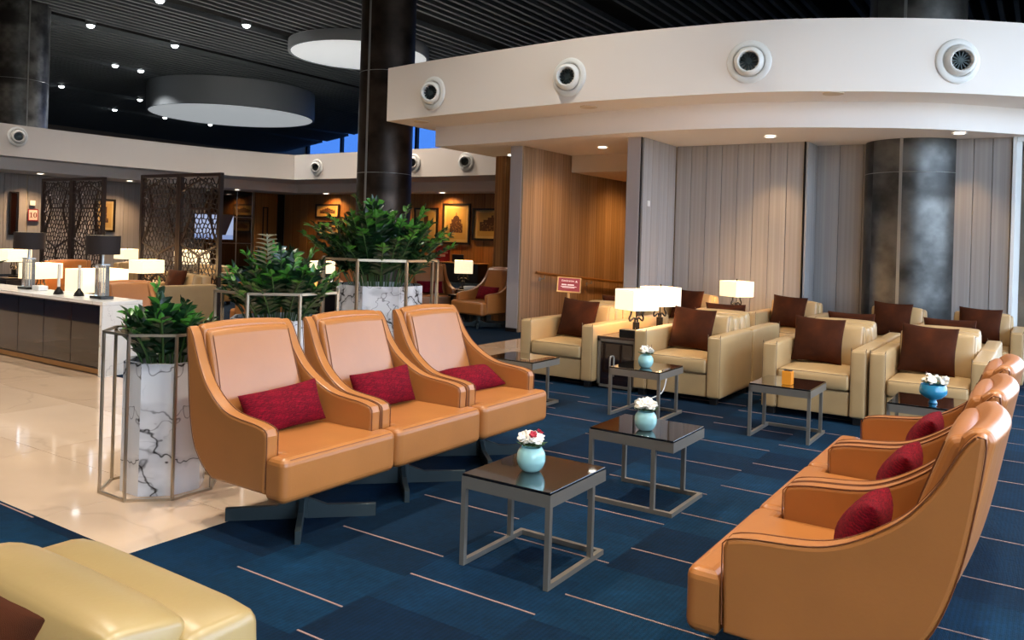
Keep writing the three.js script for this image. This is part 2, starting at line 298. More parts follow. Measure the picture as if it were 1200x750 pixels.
drumLamp(-31.7, -24.07, 6.67, 3.68, 1.2, 'large grey drum ceiling lamp with pale round diffuser, lower left one');
drumLamp(-19.96, -20.25, 7.52, 2.38, 0.35, 'shallow grey drum ceiling lamp half hidden behind the dark column');

// ------------------------------------------------------------------ columns
function column(x, z, r, seam, top, name, mat = M.column) {
  const g = group(name); g.position.set(x, 0, z);
  const half = (a0) => { const p = []; const s = new THREE.CylinderGeometry(r, r, top, 32, 1, true, a0, PI - 0.03).translate(0, top / 2, 0); return s; };
  struct('column_panel', half(seam + 0.015), mat, g); struct('column_panel', half(seam + PI + 0.015), mat, g);
  struct('column_core', cy(r - 0.03, r - 0.03, top, 0, 0, 0, 32), M.darkFoot, g);
  for (const a of [seam, seam + PI]) struct('seam_trim', bx(-0.018, 0.018, 0, top, r - 0.03, r + 0.006).rotateY(a), M.steelTrim, g);
  for (const y of [2.38, 4.0, 5.6]) if (y < top - 0.3) struct('seam_trim', lathe([[r - 0.01, y], [r + 0.003, y], [r + 0.003, y + 0.008], [r - 0.01, y + 0.008]], 48), M.steelTrim, g);
}
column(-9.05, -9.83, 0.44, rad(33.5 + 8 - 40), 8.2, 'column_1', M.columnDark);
column(-1.5, -11.62, 0.57, rad(7.5 - 14), 8.2, 'column_2');
column(-25.6, -11.86, 0.8, rad(33 + 50), 8.2, 'column_3');

// ------------------------------------------------------------------ walls, soffits and fascias
function panelWall(parent, a, b, y0, y1, w, mats, thick = 0.03, gap = 0.006, name = 'wall_panel') {   // separate panels along a -> b, facing left of that direction
  const dx = b[0] - a[0], dz = b[1] - a[1], len = Math.hypot(dx, dz), n = Math.max(1, Math.round(len / w)), pw = len / n, turn = Math.atan2(-dz, dx);
  const geo = join(rb(pw - gap, y1 - y0, thick, 0.004, 0, (y0 + y1) / 2, 0, 1));
  for (let i = 0; i < n; i++) { const m = share(name, geo, mats[(i * 7 + (i >> 1)) % mats.length], parent); m.position.set(a[0] + dx * (i + 0.5) / n, 0, a[1] + dz * (i + 0.5) / n); m.rotation.y = turn; }
}
const upR = [[-8.29, -9.02], [-7.29, -8.89], [-5.88, -8.77], [-4.59, -8.70], [-3.54, -8.785], [-2.62, -8.94], [-1.80, -9.27], [-1.03, -9.70], [-0.31, -10.26], [0.35, -10.9], [0.85, -11.45]];
const fine = (pts, n) => new THREE.SplineCurve(pts.map((p) => new THREE.Vector2(...p))).getPoints(n).map((p) => [p.x, p.y]);
{
  const up = fine(upR, 60), g = group('ceiling_bay');
  const lo = fine([[-8.02, -9.85], [-6.49, -9.70], [-4.98, -9.463], [-3.78, -9.40], [-2.79, -9.58], [-1.915, -9.917], [-1.09, -10.383], [-0.364, -11.08], [0.0, -11.45]], 60);
  struct('fascia', block([...up, [0.85, -17], [-8.29, -17]], 3.1, 3.89), M.paint, g);
  struct('soffit', block([...lo, [0.0, -17], [-8.02, -17]], 2.8, 3.1), M.paint, g);
  struct('soffit_drop', bx(-6.56, -4.75, 2.52, 2.8, -16.9, -11.6), M.paintSoffit, g);
}
{
  const g = group('wall_corridor_left');   // pier and timber wall left of the corridor
  struct('pier', bx(-6.8, -6.63, 0, 2.8, -16.8, -10.22), M.wallPlain, g);
  struct('pier_panel', rb(0.2, 2.74, 0.03, 0.005, -6.725, 1.43, -10.2), M.greyPanel, g);
  struct('skirting', bx(-6.82, -6.63, 0, 0.06, -10.19, -10.18), M.ebony, g);
  panelWall(g, [-6.61, -16.8], [-6.61, -10.2], 0.0, 2.8, 0.3, M.timberWarm, 0.03);
  g.children.filter((c) => c.name === 'wall_panel').forEach((c) => { c.rotation.y = PI / 2; });
}
{
  const g = group('wall_corridor_right');
  struct('pier', bx(-4.7, -4.55, 0, 2.8, -16.8, -9.88), M.wallPlain, g);
  struct('pier_panel', rb(0.19, 2.74, 0.03, 0.005, -4.63, 1.43, -9.86), M.greyPanel, g);
  struct('edge_trim', bx(-4.533, -4.52, 0.0, 2.8, -9.88, -9.85), M.ebony, g);
  panelWall(g, [-4.52, -9.9], [-4.52, -11.0], 0.0, 2.8, 0.28, M.timberGrey, 0.03);
}
struct('wall_corridor_end', bx(-6.6, -4.7, 0, 2.6, -16.9, -16.7), M.timberWarm[0]);
{
  const g = group('wall_bay');
  struct('core', [bx(-4.55, -2.71, 0, 2.8, -11.5, -11.06), bx(-2.71, 0.6, 0, 2.8, -12.6, -12.4)], M.wallPlain, g);
  panelWall(g, [-4.5, -11.03], [-2.72, -11.03], 0.0, 2.8, 0.222, M.timberGrey, 0.03);
  struct('edge_trim', bx(-2.722, -2.712, 0, 2.8, -11.06, -11.0), M.ebony, g);
  struct('return_panel', rb(0.03, 2.8, 0.5, 0.005, -2.69, 1.4, -11.28), M.timberGrey[2], g);
  panelWall(g, [-2.68, -11.55], [-0.9, -11.55], 0.0, 2.8, 0.3, M.timberGrey, 0.03);
  panelWall(g, [-1.0, -11.38], [-0.4, -11.38], 0.0, 2.8, 0.2, M.timberGrey, 0.03);
  struct('core', bx(-1.0, -0.4, 0, 2.8, -11.5, -11.41), M.wallPlain, g);
  struct('edge_trim', bx(-0.39, -0.355, 0, 2.8, -11.42, -11.33), M.paintWhite, g);
}
{ // glazed end of the bay, right of the last panel
  const w = group('window_3');
  struct('window_frame', [bx(-0.35, 5, 0, 0.25, -11.55, -11.4), bx(-0.35, 5, 2.75, 2.85, -11.55, -11.4)], M.paintWhite, w);
  for (const x of [-0.33, 1.4, 3.2, 4.97]) struct('window_frame', bx(x - 0.03, x + 0.03, 0.25, 2.75, -11.52, -11.42), M.paintWhite, w);
  for (const [a, b] of [[-0.3, 1.37], [1.43, 3.17], [3.23, 4.94]]) struct('pane', bx(a, b, 0.25, 2.75, -11.48, -11.47), M.glass, w);
  struct('window_frame', [bx(0.86, 5, 5.0, 8.4, -11.55, -11.4), bx(0.86, 0.92, 2.85, 5.0, -11.52, -11.42), bx(2.93, 2.99, 2.85, 5.0, -11.52, -11.42)], M.paintWhite, w);
  struct('pane', bx(0.92, 2.93, 2.85, 5.0, -11.48, -11.47), M.glass, w); struct('pane', bx(2.99, 4.94, 2.85, 5.0, -11.48, -11.47), M.glass, w);
}
{ // fascia and soffit of the far left lounge
  const g = group('ceiling_lounge');
  const up = fine([[-20.8, 4], [-21.5, -4.0], [-21.8, -9.7], [-21.8, -12.4], [-21.4, -15.5], [-20.45, -17.95]], 40), lo = fine([[-21.6, 4], [-22.2, -5], [-22.4, -10.0], [-22.5, -14.0], [-22.55, -17.5], [-22.3, -19.75]], 40);
  struct('fascia', block([...up, [-12.1, -17.8], [-12.1, -26], [-26, -26], [-26, 4]], 3.1, 3.9), M.paint, g);
  struct('soffit', block([...lo, [-12.1, -19.75], [-12.1, -26], [-26, -26], [-26, 4]], 2.8, 3.1), M.paint, g);
}
{
  const g = group('wall_left');
  struct('core', bx(-24.6, -24.1, 0, 2.8, -20.9, 4), M.wallPlain, g);
  panelWall(g, [-24.05, 4], [-24.05, -11.45], 0, 2.8, 0.6, M.timberGrey, 0.05);
  panelWall(g, [-24.08, -11.5], [-24.08, -17.2], 0, 2.8, 0.6, M.timberGrey, 0.03);
  panelWall(g, [-24.0, -19.3], [-24.0, -20.3], 0, 2.8, 0.5, M.timberBrown, 0.05);
  g.children.filter((c) => c.name === 'wall_panel').forEach((c) => { c.rotation.y = PI / 2; });
  struct('recess', bx(-24.09, -24.05, 0, 2.8, -20.75, -20.32), M.darkWall, g);
}
{
  const g = group('wall_pictures');
  struct('core', bx(-24.5, -6.8, 0, 2.8, -21.2, -20.7), M.wallPlain, g);
  panelWall(g, [-24.0, -20.68], [-6.8, -20.68], 0, 2.8, 0.42, M.timberBrown, 0.03);
}
struct('wall_timber_pier', rb(0.22, 2.8, 0.3, 0.01, -7.80, 1.4, -11.5), M.timberBrown[2]);

// round jet nozzles in the fascias
function nozzle(x, y, z, ny, turn, r, aimX, aimY, label) {
  const t = thing('air_nozzle', label, 'air vent', [x, y, z], ny, 'round air nozzles in the fascias');
  mesh('flange', lathe([[r * 0.72, 0.0], [r * 0.72, 0.03], [r * 0.8, 0.036], [r * 0.95, 0.026], [r, 0.012], [r, 0.0]], 40).rotateX(PI / 2), M.paintWhite, t);
  const e = new THREE.Group(); e.name = 'nozzle'; e.rotation.set(aimY, aimX, 0); e.position.z = 0.045; t.add(e);
  mesh('nozzle_ball', lathe([[r * 0.40, -0.06], [r * 0.42, 0.0], [r * 0.44, 0.075], [r * 0.50, 0.082], [r * 0.58, 0.062], [r * 0.66, 0.02], [r * 0.69, -0.03]], 40).rotateX(PI / 2), M.paintWhite, e);
  mesh('throat', new THREE.CylinderGeometry(r * 0.43, r * 0.43, 0.01, 32).rotateX(PI / 2).translate(0, 0, -0.05), M.black, e);
  const fins = []; for (let k = 0; k < 14; k++) fins.push(bx(r * 0.1, r * 0.41, -0.006, 0.006, -0.045, 0.02).rotateZ(k * PI / 7));
  mesh('guide_vanes', [...fins, new THREE.CylinderGeometry(r * 0.11, r * 0.11, 0.05, 20).rotateX(PI / 2)], M.baseMetal, e);
  return t;
}
nozzle(-7.30, 3.42, -8.885, rad(-6), 0, 0.235, rad(26), 0.06, 'white round air nozzle at the left end of the right-hand fascia');
nozzle(-5.0, 3.42, -8.715, rad(-3), 0, 0.24, rad(16), 0.04, 'second white air nozzle from the left on the right-hand fascia');
nozzle(-2.82, 3.435, -8.895, rad(10), 0, 0.24, rad(4), 0.1, 'white air nozzle above the lit panelled wall, facing the viewer');
nozzle(-0.87, 3.44, -9.81, rad(35), 0, 0.24, rad(-10), 0.12, 'rightmost white air nozzle, above the wide dark column');
nozzle(-21.78, 3.6, -10.12, rad(92), 0, 0.25, rad(-20), 0.05, 'white air nozzle at the left edge on the far fascia');
nozzle(-19.36, 3.47, -17.9, rad(2), 0, 0.26, rad(26), 0.05, 'white air nozzle on the far fascia just left of the dark column');
nozzle(-15.3, 3.5, -17.82, rad(1), 0, 0.26, rad(26), 0.05, 'white air nozzle partly hidden by the right edge of the dark column');
nozzle(-13.39, 3.48, -17.79, rad(1), 0, 0.26, rad(26), 0.05, 'white air nozzle on the far fascia above the framed engravings');

// lights in the soffits
[[-5.54, -10.7, 'recessed warm downlight in the soffit over the corridor'], [-2.97, -10.3, 'recessed warm downlight in the soffit above the small lamp'], [-0.91, -10.75, 'recessed warm downlight in the soffit right of the wide column']].forEach(([x, z, l]) => {
  downlight(x, 2.787, z, 0.06, M.lens, l, 'soffit downlights of the right-hand bay');
});
spot(-2.97, 2.77, -10.45, 0xffcf94, L.soffit * 1.2, 0.62, [-3.1, 0.6, -11.0], 0.8, 2);
spot(-0.91, 2.77, -10.9, 0xffcf94, L.soffit * 0.8, 0.6, [-0.8, 0.5, -11.38], 0.8, 2);
spot(-5.54, 2.77, -10.7, 0xffc07a, L.soffit * 1.6, 1.1, [-6.3, 0.3, -10.9], 0.7, 2);
downlight(-5.6, 2.507, -13.2, 0.06, M.lens, 'recessed warm downlight deeper in the corridor', 'soffit downlights of the right-hand bay'); spot(-5.6, 2.49, -13.2, 0xffb462, L.soffit * 1.5, 1.15, [-6.4, 0.3, -13.2], 0.7, 2);
downlight(-7.5, 2.787, -11.21, 0.06, M.lens, 'recessed downlight in the soffit left of the grey pier', 'soffit downlights of the right-hand bay');
[[-7.8, -9.24], [-4.9, -9.05], [-2.01, -9.29]].forEach(([x, z], i) => tag(mesh('speaker_disc', cy(0.11, 0.11, 0.012, x, 3.088, z, 28), M.paintSoffit), ['round flush disc under the left end of the big fascia', 'round flush disc under the middle of the big fascia', 'round flush disc under the fascia left of the wide column'][i], 'ceiling speaker', 'flush discs under the right-hand fascia'));
[[-23.2, -11.4, 'recessed downlight over the far wall above the left folding screen'], [-23.2, -14.0, 'recessed downlight between the two folding screens'], [-23.2, -17.9, 'recessed downlight above the dark glazed media wall']].forEach(([x, z, l]) => { downlight(x, 2.787, z, 0.08, M.lens, l, 'soffit downlights of the far lounge'); spot(x, 2.77, z, 0xffd2a0, L.wash * 1.8, 1.0, [x - 0.5, 0, z], 0.7); });
[[-21.33, -20.2, 'bright wall washer above the small engravings left of the column'], [-16.1, -20.2, 'bright wall washer above the upright engraving'], [-13.4, -20.2, 'bright wall washer at the right end of the engraving wall'], [-18.7, -20.2, 'bright wall washer hidden behind the dark column']].forEach(([x, z, l]) => { downlight(x, 2.787, z, 0.09, M.lens, l, 'wall washers over the engravings'); spot(x, 2.77, z, 0xffc373, L.wash * 1.6, 1.15, [x, 0.9, -20.7], 0.7); });
for (const z of [-7, -3.5, 0]) { downlight(-23.2, 2.787, z, 0.08, M.lens, 'recessed downlight in the far soffit beyond the left edge, ' + (z < -5 ? 'first' : z < -1 ? 'second' : 'third') + ' from the picture', 'soffit downlights beyond the left edge'); spot(-23.2, 2.77, z, 0xffd2a0, L.wash * 1.2, 1.0, [-23.7, 0, z], 0.7); }

// ------------------------------------------------------------------ lounge swivel chairs
// side view: d metres behind the seat front, y up; then turned so that the chair looks along +z from its pedestal
const FRONT = 0.28;
const side = (pts) => { const s = new THREE.Shape(); let first = true; for (const p of pts) { if (p.spline) s.splineThru(p.spline.map((q) => new THREE.Vector2(...q))); else if (first) s.moveTo(...p); else s.lineTo(...p); first = false; } return s; };
function extrudeSide(shape, x0, x1, bevel, seg = 3, steps = 1) {
  return new THREE.ExtrudeGeometry(shape, { depth: x1 - x0 - 2 * bevel, bevelEnabled: true, bevelThickness: bevel, bevelSize: bevel, bevelOffset: -bevel, bevelSegments: seg, curveSegments: 10, steps })
    .applyMatrix4(new THREE.Matrix4().set(0, 0, 1, x0 + bevel, 0, 1, 0, 0, -1, 0, 0, FRONT, 0, 0, 0, 1));
}
function taper(g) { const p = g.attributes.position; for (let i = 0; i < p.count; i++) { const d = FRONT - p.getZ(i), y = p.getY(i); p.setX(i, p.getX(i) * (1 - 0.15 * smooth(0.3, 0.85, d) * (0.5 + 0.5 * smooth(0.2, 0.8, y)))); } return g; }
function crown(g, k, bow) { const p = g.attributes.position; for (let i = 0; i < p.count; i++) { const u = (p.getX(i) / 0.3) ** 2, y = p.getY(i), t = smooth(0.45, 0.95, y); p.setY(i, y - k * u * t); p.setZ(i, p.getZ(i) + bow * u * smooth(0.25, 0.6, y)); } g.computeVertexNormals(); return g; }
const armCurve = [[0.766, 0.916], [0.735, 0.878], [0.667, 0.752], [0.574, 0.649], [0.413, 0.562], [0.20, 0.535], [0.13, 0.518]];
const wingShape = side([[0.125, 0.234], [0.505, 0.232], { spline: [[0.60, 0.29], [0.68, 0.385], [0.738, 0.55], [0.772, 0.73], [0.792, 0.90]] }, { spline: [[0.790, 0.917], [0.778, 0.922], [0.766, 0.916]] }, { spline: armCurve.slice(1) }, [0.117, 0.49]]);
const backShape = side([[0.48, 0.235], [0.505, 0.235], { spline: [[0.61, 0.30], [0.70, 0.41], [0.775, 0.60], [0.832, 0.88]] }, { spline: [[0.836, 0.910], [0.818, 0.934], [0.785, 0.936], [0.757, 0.915]] }, { spline: [[0.70, 0.70], [0.63, 0.48], [0.55, 0.36]] }]);
const padShape = side([[0.53, 0.395], { spline: [[0.565, 0.50], [0.625, 0.70], [0.685, 0.88]] }, { spline: [[0.70, 0.902], [0.73, 0.91], [0.762, 0.898]] }, { spline: [[0.725, 0.73], [0.68, 0.52], [0.64, 0.395]] }]);
const seatPlan = (() => { const s = new THREE.Shape(), w = 0.366, i = 0.296; s.moveTo(-w, 0.04); s.quadraticCurveTo(-w + 0.001, 0.002, -w + 0.04, 0.0); s.lineTo(w - 0.04, 0.0); s.quadraticCurveTo(w - 0.001, 0.002, w, 0.04); s.lineTo(w, 0.112); s.lineTo(i, 0.112); s.lineTo(i, 0.58); s.lineTo(-i, 0.58); s.lineTo(-i, 0.112); s.lineTo(-w, 0.112); s.lineTo(-w, 0.04); return s; })();
function makeLounge(label, grp, leatherMat = M.tan) {
  const t = thing('lounge_chair', label, 'chair', [0, 0, 0], 0, grp), b = 0.034;
  const sg = new THREE.ExtrudeGeometry(seatPlan, { depth: 0.202 - 2 * b, bevelEnabled: true, bevelThickness: b, bevelSize: b, bevelOffset: -b, bevelSegments: 4 })
    .applyMatrix4(new THREE.Matrix4().set(1, 0, 0, 0, 0, 0, 1, 0.207 + b, 0, -1, 0, FRONT, 0, 0, 0, 1));
  const seat = mesh('seat', sg, leatherMat, t);
  mesh('piping', [tube([[-0.325, 0.3985, FRONT - 0.0105], [-0.1, 0.3985, FRONT - 0.0105], [0.1, 0.3985, FRONT - 0.0105], [0.325, 0.3985, FRONT - 0.0105]], 0.0022, 12, 5)], M.pipe, seat);
  for (const s of [-1, 1]) {
    const w = mesh('side_panel', taper(extrudeSide(wingShape, s > 0 ? 0.298 : -0.368, s > 0 ? 0.368 : -0.298, 0.014, 3)), leatherMat, t), pp = [];
    for (const x of [0.302, 0.364]) pp.push(taper(tube([[x * s, 0.26, FRONT - 0.1205], [x * s, 0.49, FRONT - 0.117], ...[...armCurve].reverse().map(([d, y]) => [x * s, y - 0.001, FRONT - d])], 0.0024, 44, 5)));
    pp.push(taper(tube([[0.364 * s, 0.919, FRONT - 0.77], [0.364 * s, 0.90, FRONT - 0.792], [0.364 * s, 0.73, FRONT - 0.772], [0.364 * s, 0.55, FRONT - 0.738], [0.364 * s, 0.385, FRONT - 0.68], [0.364 * s, 0.29, FRONT - 0.60], [0.364 * s, 0.236, FRONT - 0.505]], 0.0024, 36, 5)));
    mesh('piping', pp, M.pipe, w);
  }
  mesh('back_shell', taper(crown(extrudeSide(backShape, -0.30, 0.30, 0.02, 3, 10), 0.010, 0.03)), leatherMat, t);
  const pad = mesh('back_cushion', taper(crown(extrudeSide(padShape, -0.292, 0.292, 0.028, 4, 10), 0.008, -0.004)), leatherMat, t);
  mesh('piping', [-1, 1].map((s) => taper(tube([[0.268 * s, 0.45, FRONT - 0.549], [0.268 * s, 0.70, FRONT - 0.6265], [0.268 * s, 0.88, FRONT - 0.688]], 0.0022, 20, 5))), M.pipe, pad);
  mesh('underside', bx(-0.28, 0.28, 0.218, 0.236, FRONT - 0.55, FRONT - 0.1), M.underside, t);
  mesh('pedestal', [cy(0.032, 0.032, 0.21, 0, 0.012, 0, 20), cy(0.09, 0.09, 0.012, 0, 0.208, 0, 20)], M.baseMetal, t);
  for (let k = 0; k < 4; k++) {
    const s = side([[0.02, 0.004], [0.355, 0.004], [0.355, 0.062], [0.12, 0.066], [0.02, 0.105]]);
    mesh('leg', new THREE.ExtrudeGeometry(s, { depth: 0.022, bevelEnabled: true, bevelThickness: 0.002, bevelSize: 0.002, bevelSegments: 1 }).translate(0, 0, -0.011).rotateY(PI / 4 + k * PI / 2), M.baseMetal, t);
  }
  return t;
}
const GL = 'row of three caramel chairs facing the glass tables', GR = 'row of three caramel chairs seen from behind';
const lounge = makeLounge('caramel leather swivel chair nearest the marble planter, first of the left row', GL);
lounge.position.set(-3.02, 0, -2.765); lounge.rotation.y = PI / 2;
copy(lounge, 'caramel leather swivel chair in the middle of the left row of three', [-3.02, 0, -3.507], PI / 2);
copy(lounge, 'caramel leather swivel chair at the far end of the left row of three', [-3.02, 0, -4.262], PI / 2);
const loungeR = copy(lounge, 'caramel leather chair nearest the viewer on the right, its whole side panel showing', [-0.635, 0, -2.765], -PI / 2); loungeR.userData.group = GR;
copy(loungeR, 'caramel leather chair in the middle of the right row, behind the nearest one', [-0.635, 0, -3.507], -PI / 2);
copy(loungeR, 'caramel leather chair at the far end of the right row, by the blue bowl', [-0.635, 0, -4.262], -PI / 2);

const lumbarGeo = join(pillowGeo(0.46, 0.22, 0.13, 14, 3));
function pillow(name, geo, mat, label, grp, pos, rot) { const m = share(name, geo, mat); m.position.set(...pos); m.rotation.set(...rot, 'YXZ'); return tag(m, label, 'cushion', grp); }
const RED = 'red lumbar cushions';
pillow('lumbar_cushion', lumbarGeo, M.red, 'red woven lumbar cushion leaning in the first chair of the left row', RED, [-3.215, 0.51, -2.80], [rad(-22), rad(82), rad(5)]);
pillow('lumbar_cushion', lumbarGeo, M.red, 'red woven lumbar cushion upright in the middle chair of the left row', RED, [-3.205, 0.512, -3.53], [rad(-20), rad(86), rad(2)]);
pillow('lumbar_cushion', lumbarGeo, M.red, 'red woven lumbar cushion lying flat in the far chair of the left row', RED, [-3.15, 0.475, -4.33], [rad(-62), rad(84), 0]);
pillow('lumbar_cushion', lumbarGeo, M.red, 'red lumbar cushion tipped up in the nearest chair of the right row', RED, [-0.455, 0.545, -2.70], [rad(-24), rad(-90), rad(8)]);
pillow('lumbar_cushion', lumbarGeo, M.red, 'red lumbar cushion in the middle chair of the right row', RED, [-0.46, 0.54, -3.45], [rad(-24), rad(-90), rad(4)]);
pillow('lumbar_cushion', lumbarGeo, M.red, 'red lumbar cushion in the far chair of the right row', RED, [-0.46, 0.54, -4.22], [rad(-24), rad(-90), rad(4)]);

// ------------------------------------------------------------------ cream club armchairs
function makeClub(label, grp, mat = M.cream) {
  const t = thing('club_armchair', label, 'armchair', [0, 0, 0], 0, grp);
  for (const s of [-1, 1]) {
    const a = mesh('arm', softBox(0.125, 0.54, 0.91, 0.022, [0.004, 0.004, 0.002]).translate(s * 0.3475, 0.33, 0), mat, t), x0 = s * 0.3475 - 0.056, x1 = s * 0.3475 + 0.056;
    mesh('piping', [tube([[x0, 0.07, 0.449], [x0, 0.58, 0.449], [x0 + 0.01, 0.592, 0.447], [x1 - 0.01, 0.592, 0.447], [x1, 0.58, 0.449], [x1, 0.07, 0.449]], 0.0022, 50, 4)], M.pipeCream, a);
  }
  mesh('seat_base', softBox(0.566, 0.20, 0.86, 0.015, [0, 0, 0.002]).translate(0, 0.163, 0.01), mat, t);
  const sc = mesh('seat_cushion', softBox(0.564, 0.135, 0.66, 0.03, [0, 0.016, 0.008]).translate(0, 0.332, 0.13), mat, t);
  mesh('piping', tube([[-0.27, 0.391, 0.452], [-0.1, 0.394, 0.458], [0.1, 0.394, 0.458], [0.27, 0.391, 0.452]], 0.0022, 16, 4), M.pipeCream, sc);
  mesh('back_frame', softBox(0.58, 0.655, 0.17, 0.05, [0, 0.004, 0.004]).translate(0, 0.395, -0.375), mat, t);
  const bc = mesh('back_cushion', softBox(0.56, 0.37, 0.17, 0.045, [0, 0.01, 0.014]).rotateX(rad(-9)).translate(0, 0.556, -0.20), mat, t);
  mesh('piping', [-1, 1].map((s) => tube([[s * 0.272, 0.42, -0.115], [s * 0.272, 0.70, -0.158], [s * 0.272, 0.728, -0.19]], 0.0022, 14, 4)), M.pipeCream, bc);
  for (const s of [-1, 1]) for (const z of [-0.39, 0.39]) mesh('leg', rb(0.06, 0.06, 0.06, 0.004, s * 0.34, 0.034, z, 1), M.darkFoot, t);
  return t;
}
const GC = 'cream club armchairs in the right-hand bay', zA = -7.315, zB = -8.25, zC = -10.2;
const club = makeClub('cream leather club armchair left of the square side cabinet, nearest the handrail', GC);
club.position.set(-4.005, 0, zA);
copy(club, 'cream leather club armchair right of the pair of bright lamps, facing the viewer', [-2.757, 0, zA], 0);
copy(club, 'cream leather club armchair behind the glass table with the amber votive', [-1.582, 0, zA], 0);
copy(club, 'cream leather club armchair behind the low blue flower bowl', [-0.747, 0, zA], 0);
copy(club, 'cream club armchair from behind, backing onto the one by the handrail', [-4.005, 0, zB], PI);
copy(club, 'cream club armchair from behind, backing onto the one right of the bright lamps', [-2.757, 0, zB], PI);
copy(club, 'cream club armchair from behind, backing onto the one at the amber votive', [-1.582, 0, zB], PI);
copy(club, 'cream club armchair from behind, backing onto the one at the blue bowl', [-0.747, 0, zB], PI);
copy(club, 'far cream club armchair left of the small square lamp, its pillow above the bright lamps', [-3.97, 0, zC], 0);
copy(club, 'far cream club armchair right of the small square lamp, against the lit panelled wall', [-2.63, 0, zC], 0);
copy(club, 'far cream club armchair in front of the wide dark column', [-1.46, 0, zC], 0);
copy(club, 'far cream club armchair at the right edge, beyond the caramel row', [-0.60, 0, zC], 0);
const nearClub = copy(club, 'pale cream armchair cut off in the lower left corner, seen over its back', [-1.41, 0, -0.50], 0); nearClub.scale.y = 1.045;
delete nearClub.userData.group;
nearClub.children.filter((c) => c.name === 'back_cushion').forEach((c) => { c.position.set(-0.02, 0.012, -0.03); c.children.slice().forEach((k) => c.remove(k)); });
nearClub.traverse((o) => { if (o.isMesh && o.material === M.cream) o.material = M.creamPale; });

const velvetGeo = join(pillowGeo(0.42, 0.40, 0.15, 14, 8)), VEL = 'brown velvet cushions on the club armchairs';
const vp = (label, x, z, yaw = 0, roll = 0, back = 0, y = 0.605) => pillow('velvet_cushion', velvetGeo, M.velvet, label, VEL, [x, y, z + (back ? 0.06 : -0.06)], [rad(-16), back ? PI + yaw : yaw, roll]);
vp('brown velvet cushion in the armchair by the handrail', -4.03, zA + 0.02, 0, rad(-3));
vp('brown velvet cushion in the armchair right of the bright lamps', -2.80, zA + 0.02, 0, rad(-3));
vp('brown velvet cushion in the armchair behind the amber votive', -1.655, zA + 0.02, rad(4), rad(-2));
vp('brown velvet cushion in the armchair behind the blue flower bowl', -0.80, zA + 0.02, rad(4), rad(-3));
vp('brown velvet cushion peeking over the armchair by the handrail from behind', -3.95, zB, 0, 0, 1, 0.615);
vp('brown velvet cushion peeking over the armchair right of the bright lamps', -2.75, zB, 0, 0, 1, 0.615);
vp('brown velvet cushion peeking over the armchair at the amber votive', -1.54, zB, 0, 0, 1, 0.615);
vp('brown velvet cushion peeking over the armchair at the blue bowl', -0.72, zB, 0, 0, 1, 0.62);
vp('brown velvet cushion on the far armchair right behind the bright lamps', -3.99, zC, 0, rad(-2));
vp('brown velvet cushion on the far armchair right of the small square lamp', -2.67, zC, 0, rad(-3));
vp('brown velvet cushion on the far armchair in front of the wide column', -1.50, zC, 0, rad(-2));
vp('brown velvet cushion on the far armchair at the right edge', -0.62, zC, 0, rad(-2));
delete vp('brown velvet cushion at the very bottom left corner, on the pale armchair', -1.53, -0.55, rad(6), rad(-5), 0, 0.60).userData.group;

// ------------------------------------------------------------------ glass-topped side tables
function makeTable(label, grp) {   // the open end of the base looks along +z
  const w = 0.44, d = 0.485, h = 0.395, b = 0.022, t = thing('side_table', label, 'table', [0, 0, 0], 0, grp), x = w / 2, z = d / 2;
  mesh('glass_top', rb(w - 0.004, 0.012, d - 0.004, 0.003, 0, h - 0.006, 0, 1), M.blackGlass, t);
  mesh('apron', [bx(-x, x, h - 0.062, h - 0.012, z - 0.015, z), bx(-x, x, h - 0.062, h - 0.012, -z, -z + 0.015), bx(-x, -x + 0.015, h - 0.062, h - 0.012, -z, z), bx(x - 0.015, x, h - 0.062, h - 0.012, -z, z), bx(-x + 0.01, x - 0.01, h - 0.03, h - 0.013, -z + 0.01, z - 0.01)], M.tableMetal, t);
  for (const s of [-1, 1]) {
    mesh('leg', bx(Math.min(s * x, s * (x - b)), Math.max(s * x, s * (x - b)), 0.0, h - 0.06, z - b, z), M.tableMetal, t);
    mesh('leg', bx(Math.min(s * x, s * (x - b)), Math.max(s * x, s * (x - b)), b, h - 0.06, -z + 0.10, -z + 0.10 + b), M.tableMetal, t);
    mesh('base_bar', bx(Math.min(s * x, s * (x - b)), Math.max(s * x, s * (x - b)), 0.004, b + 0.004, -z, z - b), M.tableMetal, t);
  }
  mesh('base_bar', bx(-x + b, x - b, 0.004, b + 0.004, -z, -z + b), M.tableMetal, t);
  return t;
}
const GT = 'black glass side tables';
const table = makeTable('black glass side table nearest the viewer, with a bowl of white and red flowers', GT);
table.position.set(-1.845, 0, -3.025);
copy(table, 'black glass side table in the centre, holding a bowl of white flowers', [-1.81, 0, -4.13], -PI / 2);
copy(table, 'black glass side table before the side cabinet, metal loop at its left edge', [-2.72, 0, -6.15], 0);
copy(table, 'black glass side table with an amber votive, before the cream armchairs', [-1.60, 0, -6.20], 0);
copy(table, 'black glass side table mostly hidden behind the right row, with a blue bowl', [-0.655, 0, -6.12], 0);
copy(table, 'black glass side table at the left, behind the far caramel chair', [-3.735, 0, -5.85], -PI / 2);
tag(mesh('metal_loop', tube([[-2.945, 0.30, -5.93], [-2.945, 0.44, -5.93], [-2.945, 0.468, -5.945], [-2.945, 0.47, -5.965], [-2.945, 0.468, -5.985], [-2.945, 0.44, -6.0], [-2.945, 0.30, -6.0]], 0.007, 40, 8), M.tableMetal), 'upright metal loop clipped to the left edge of the glass side table', 'loop');

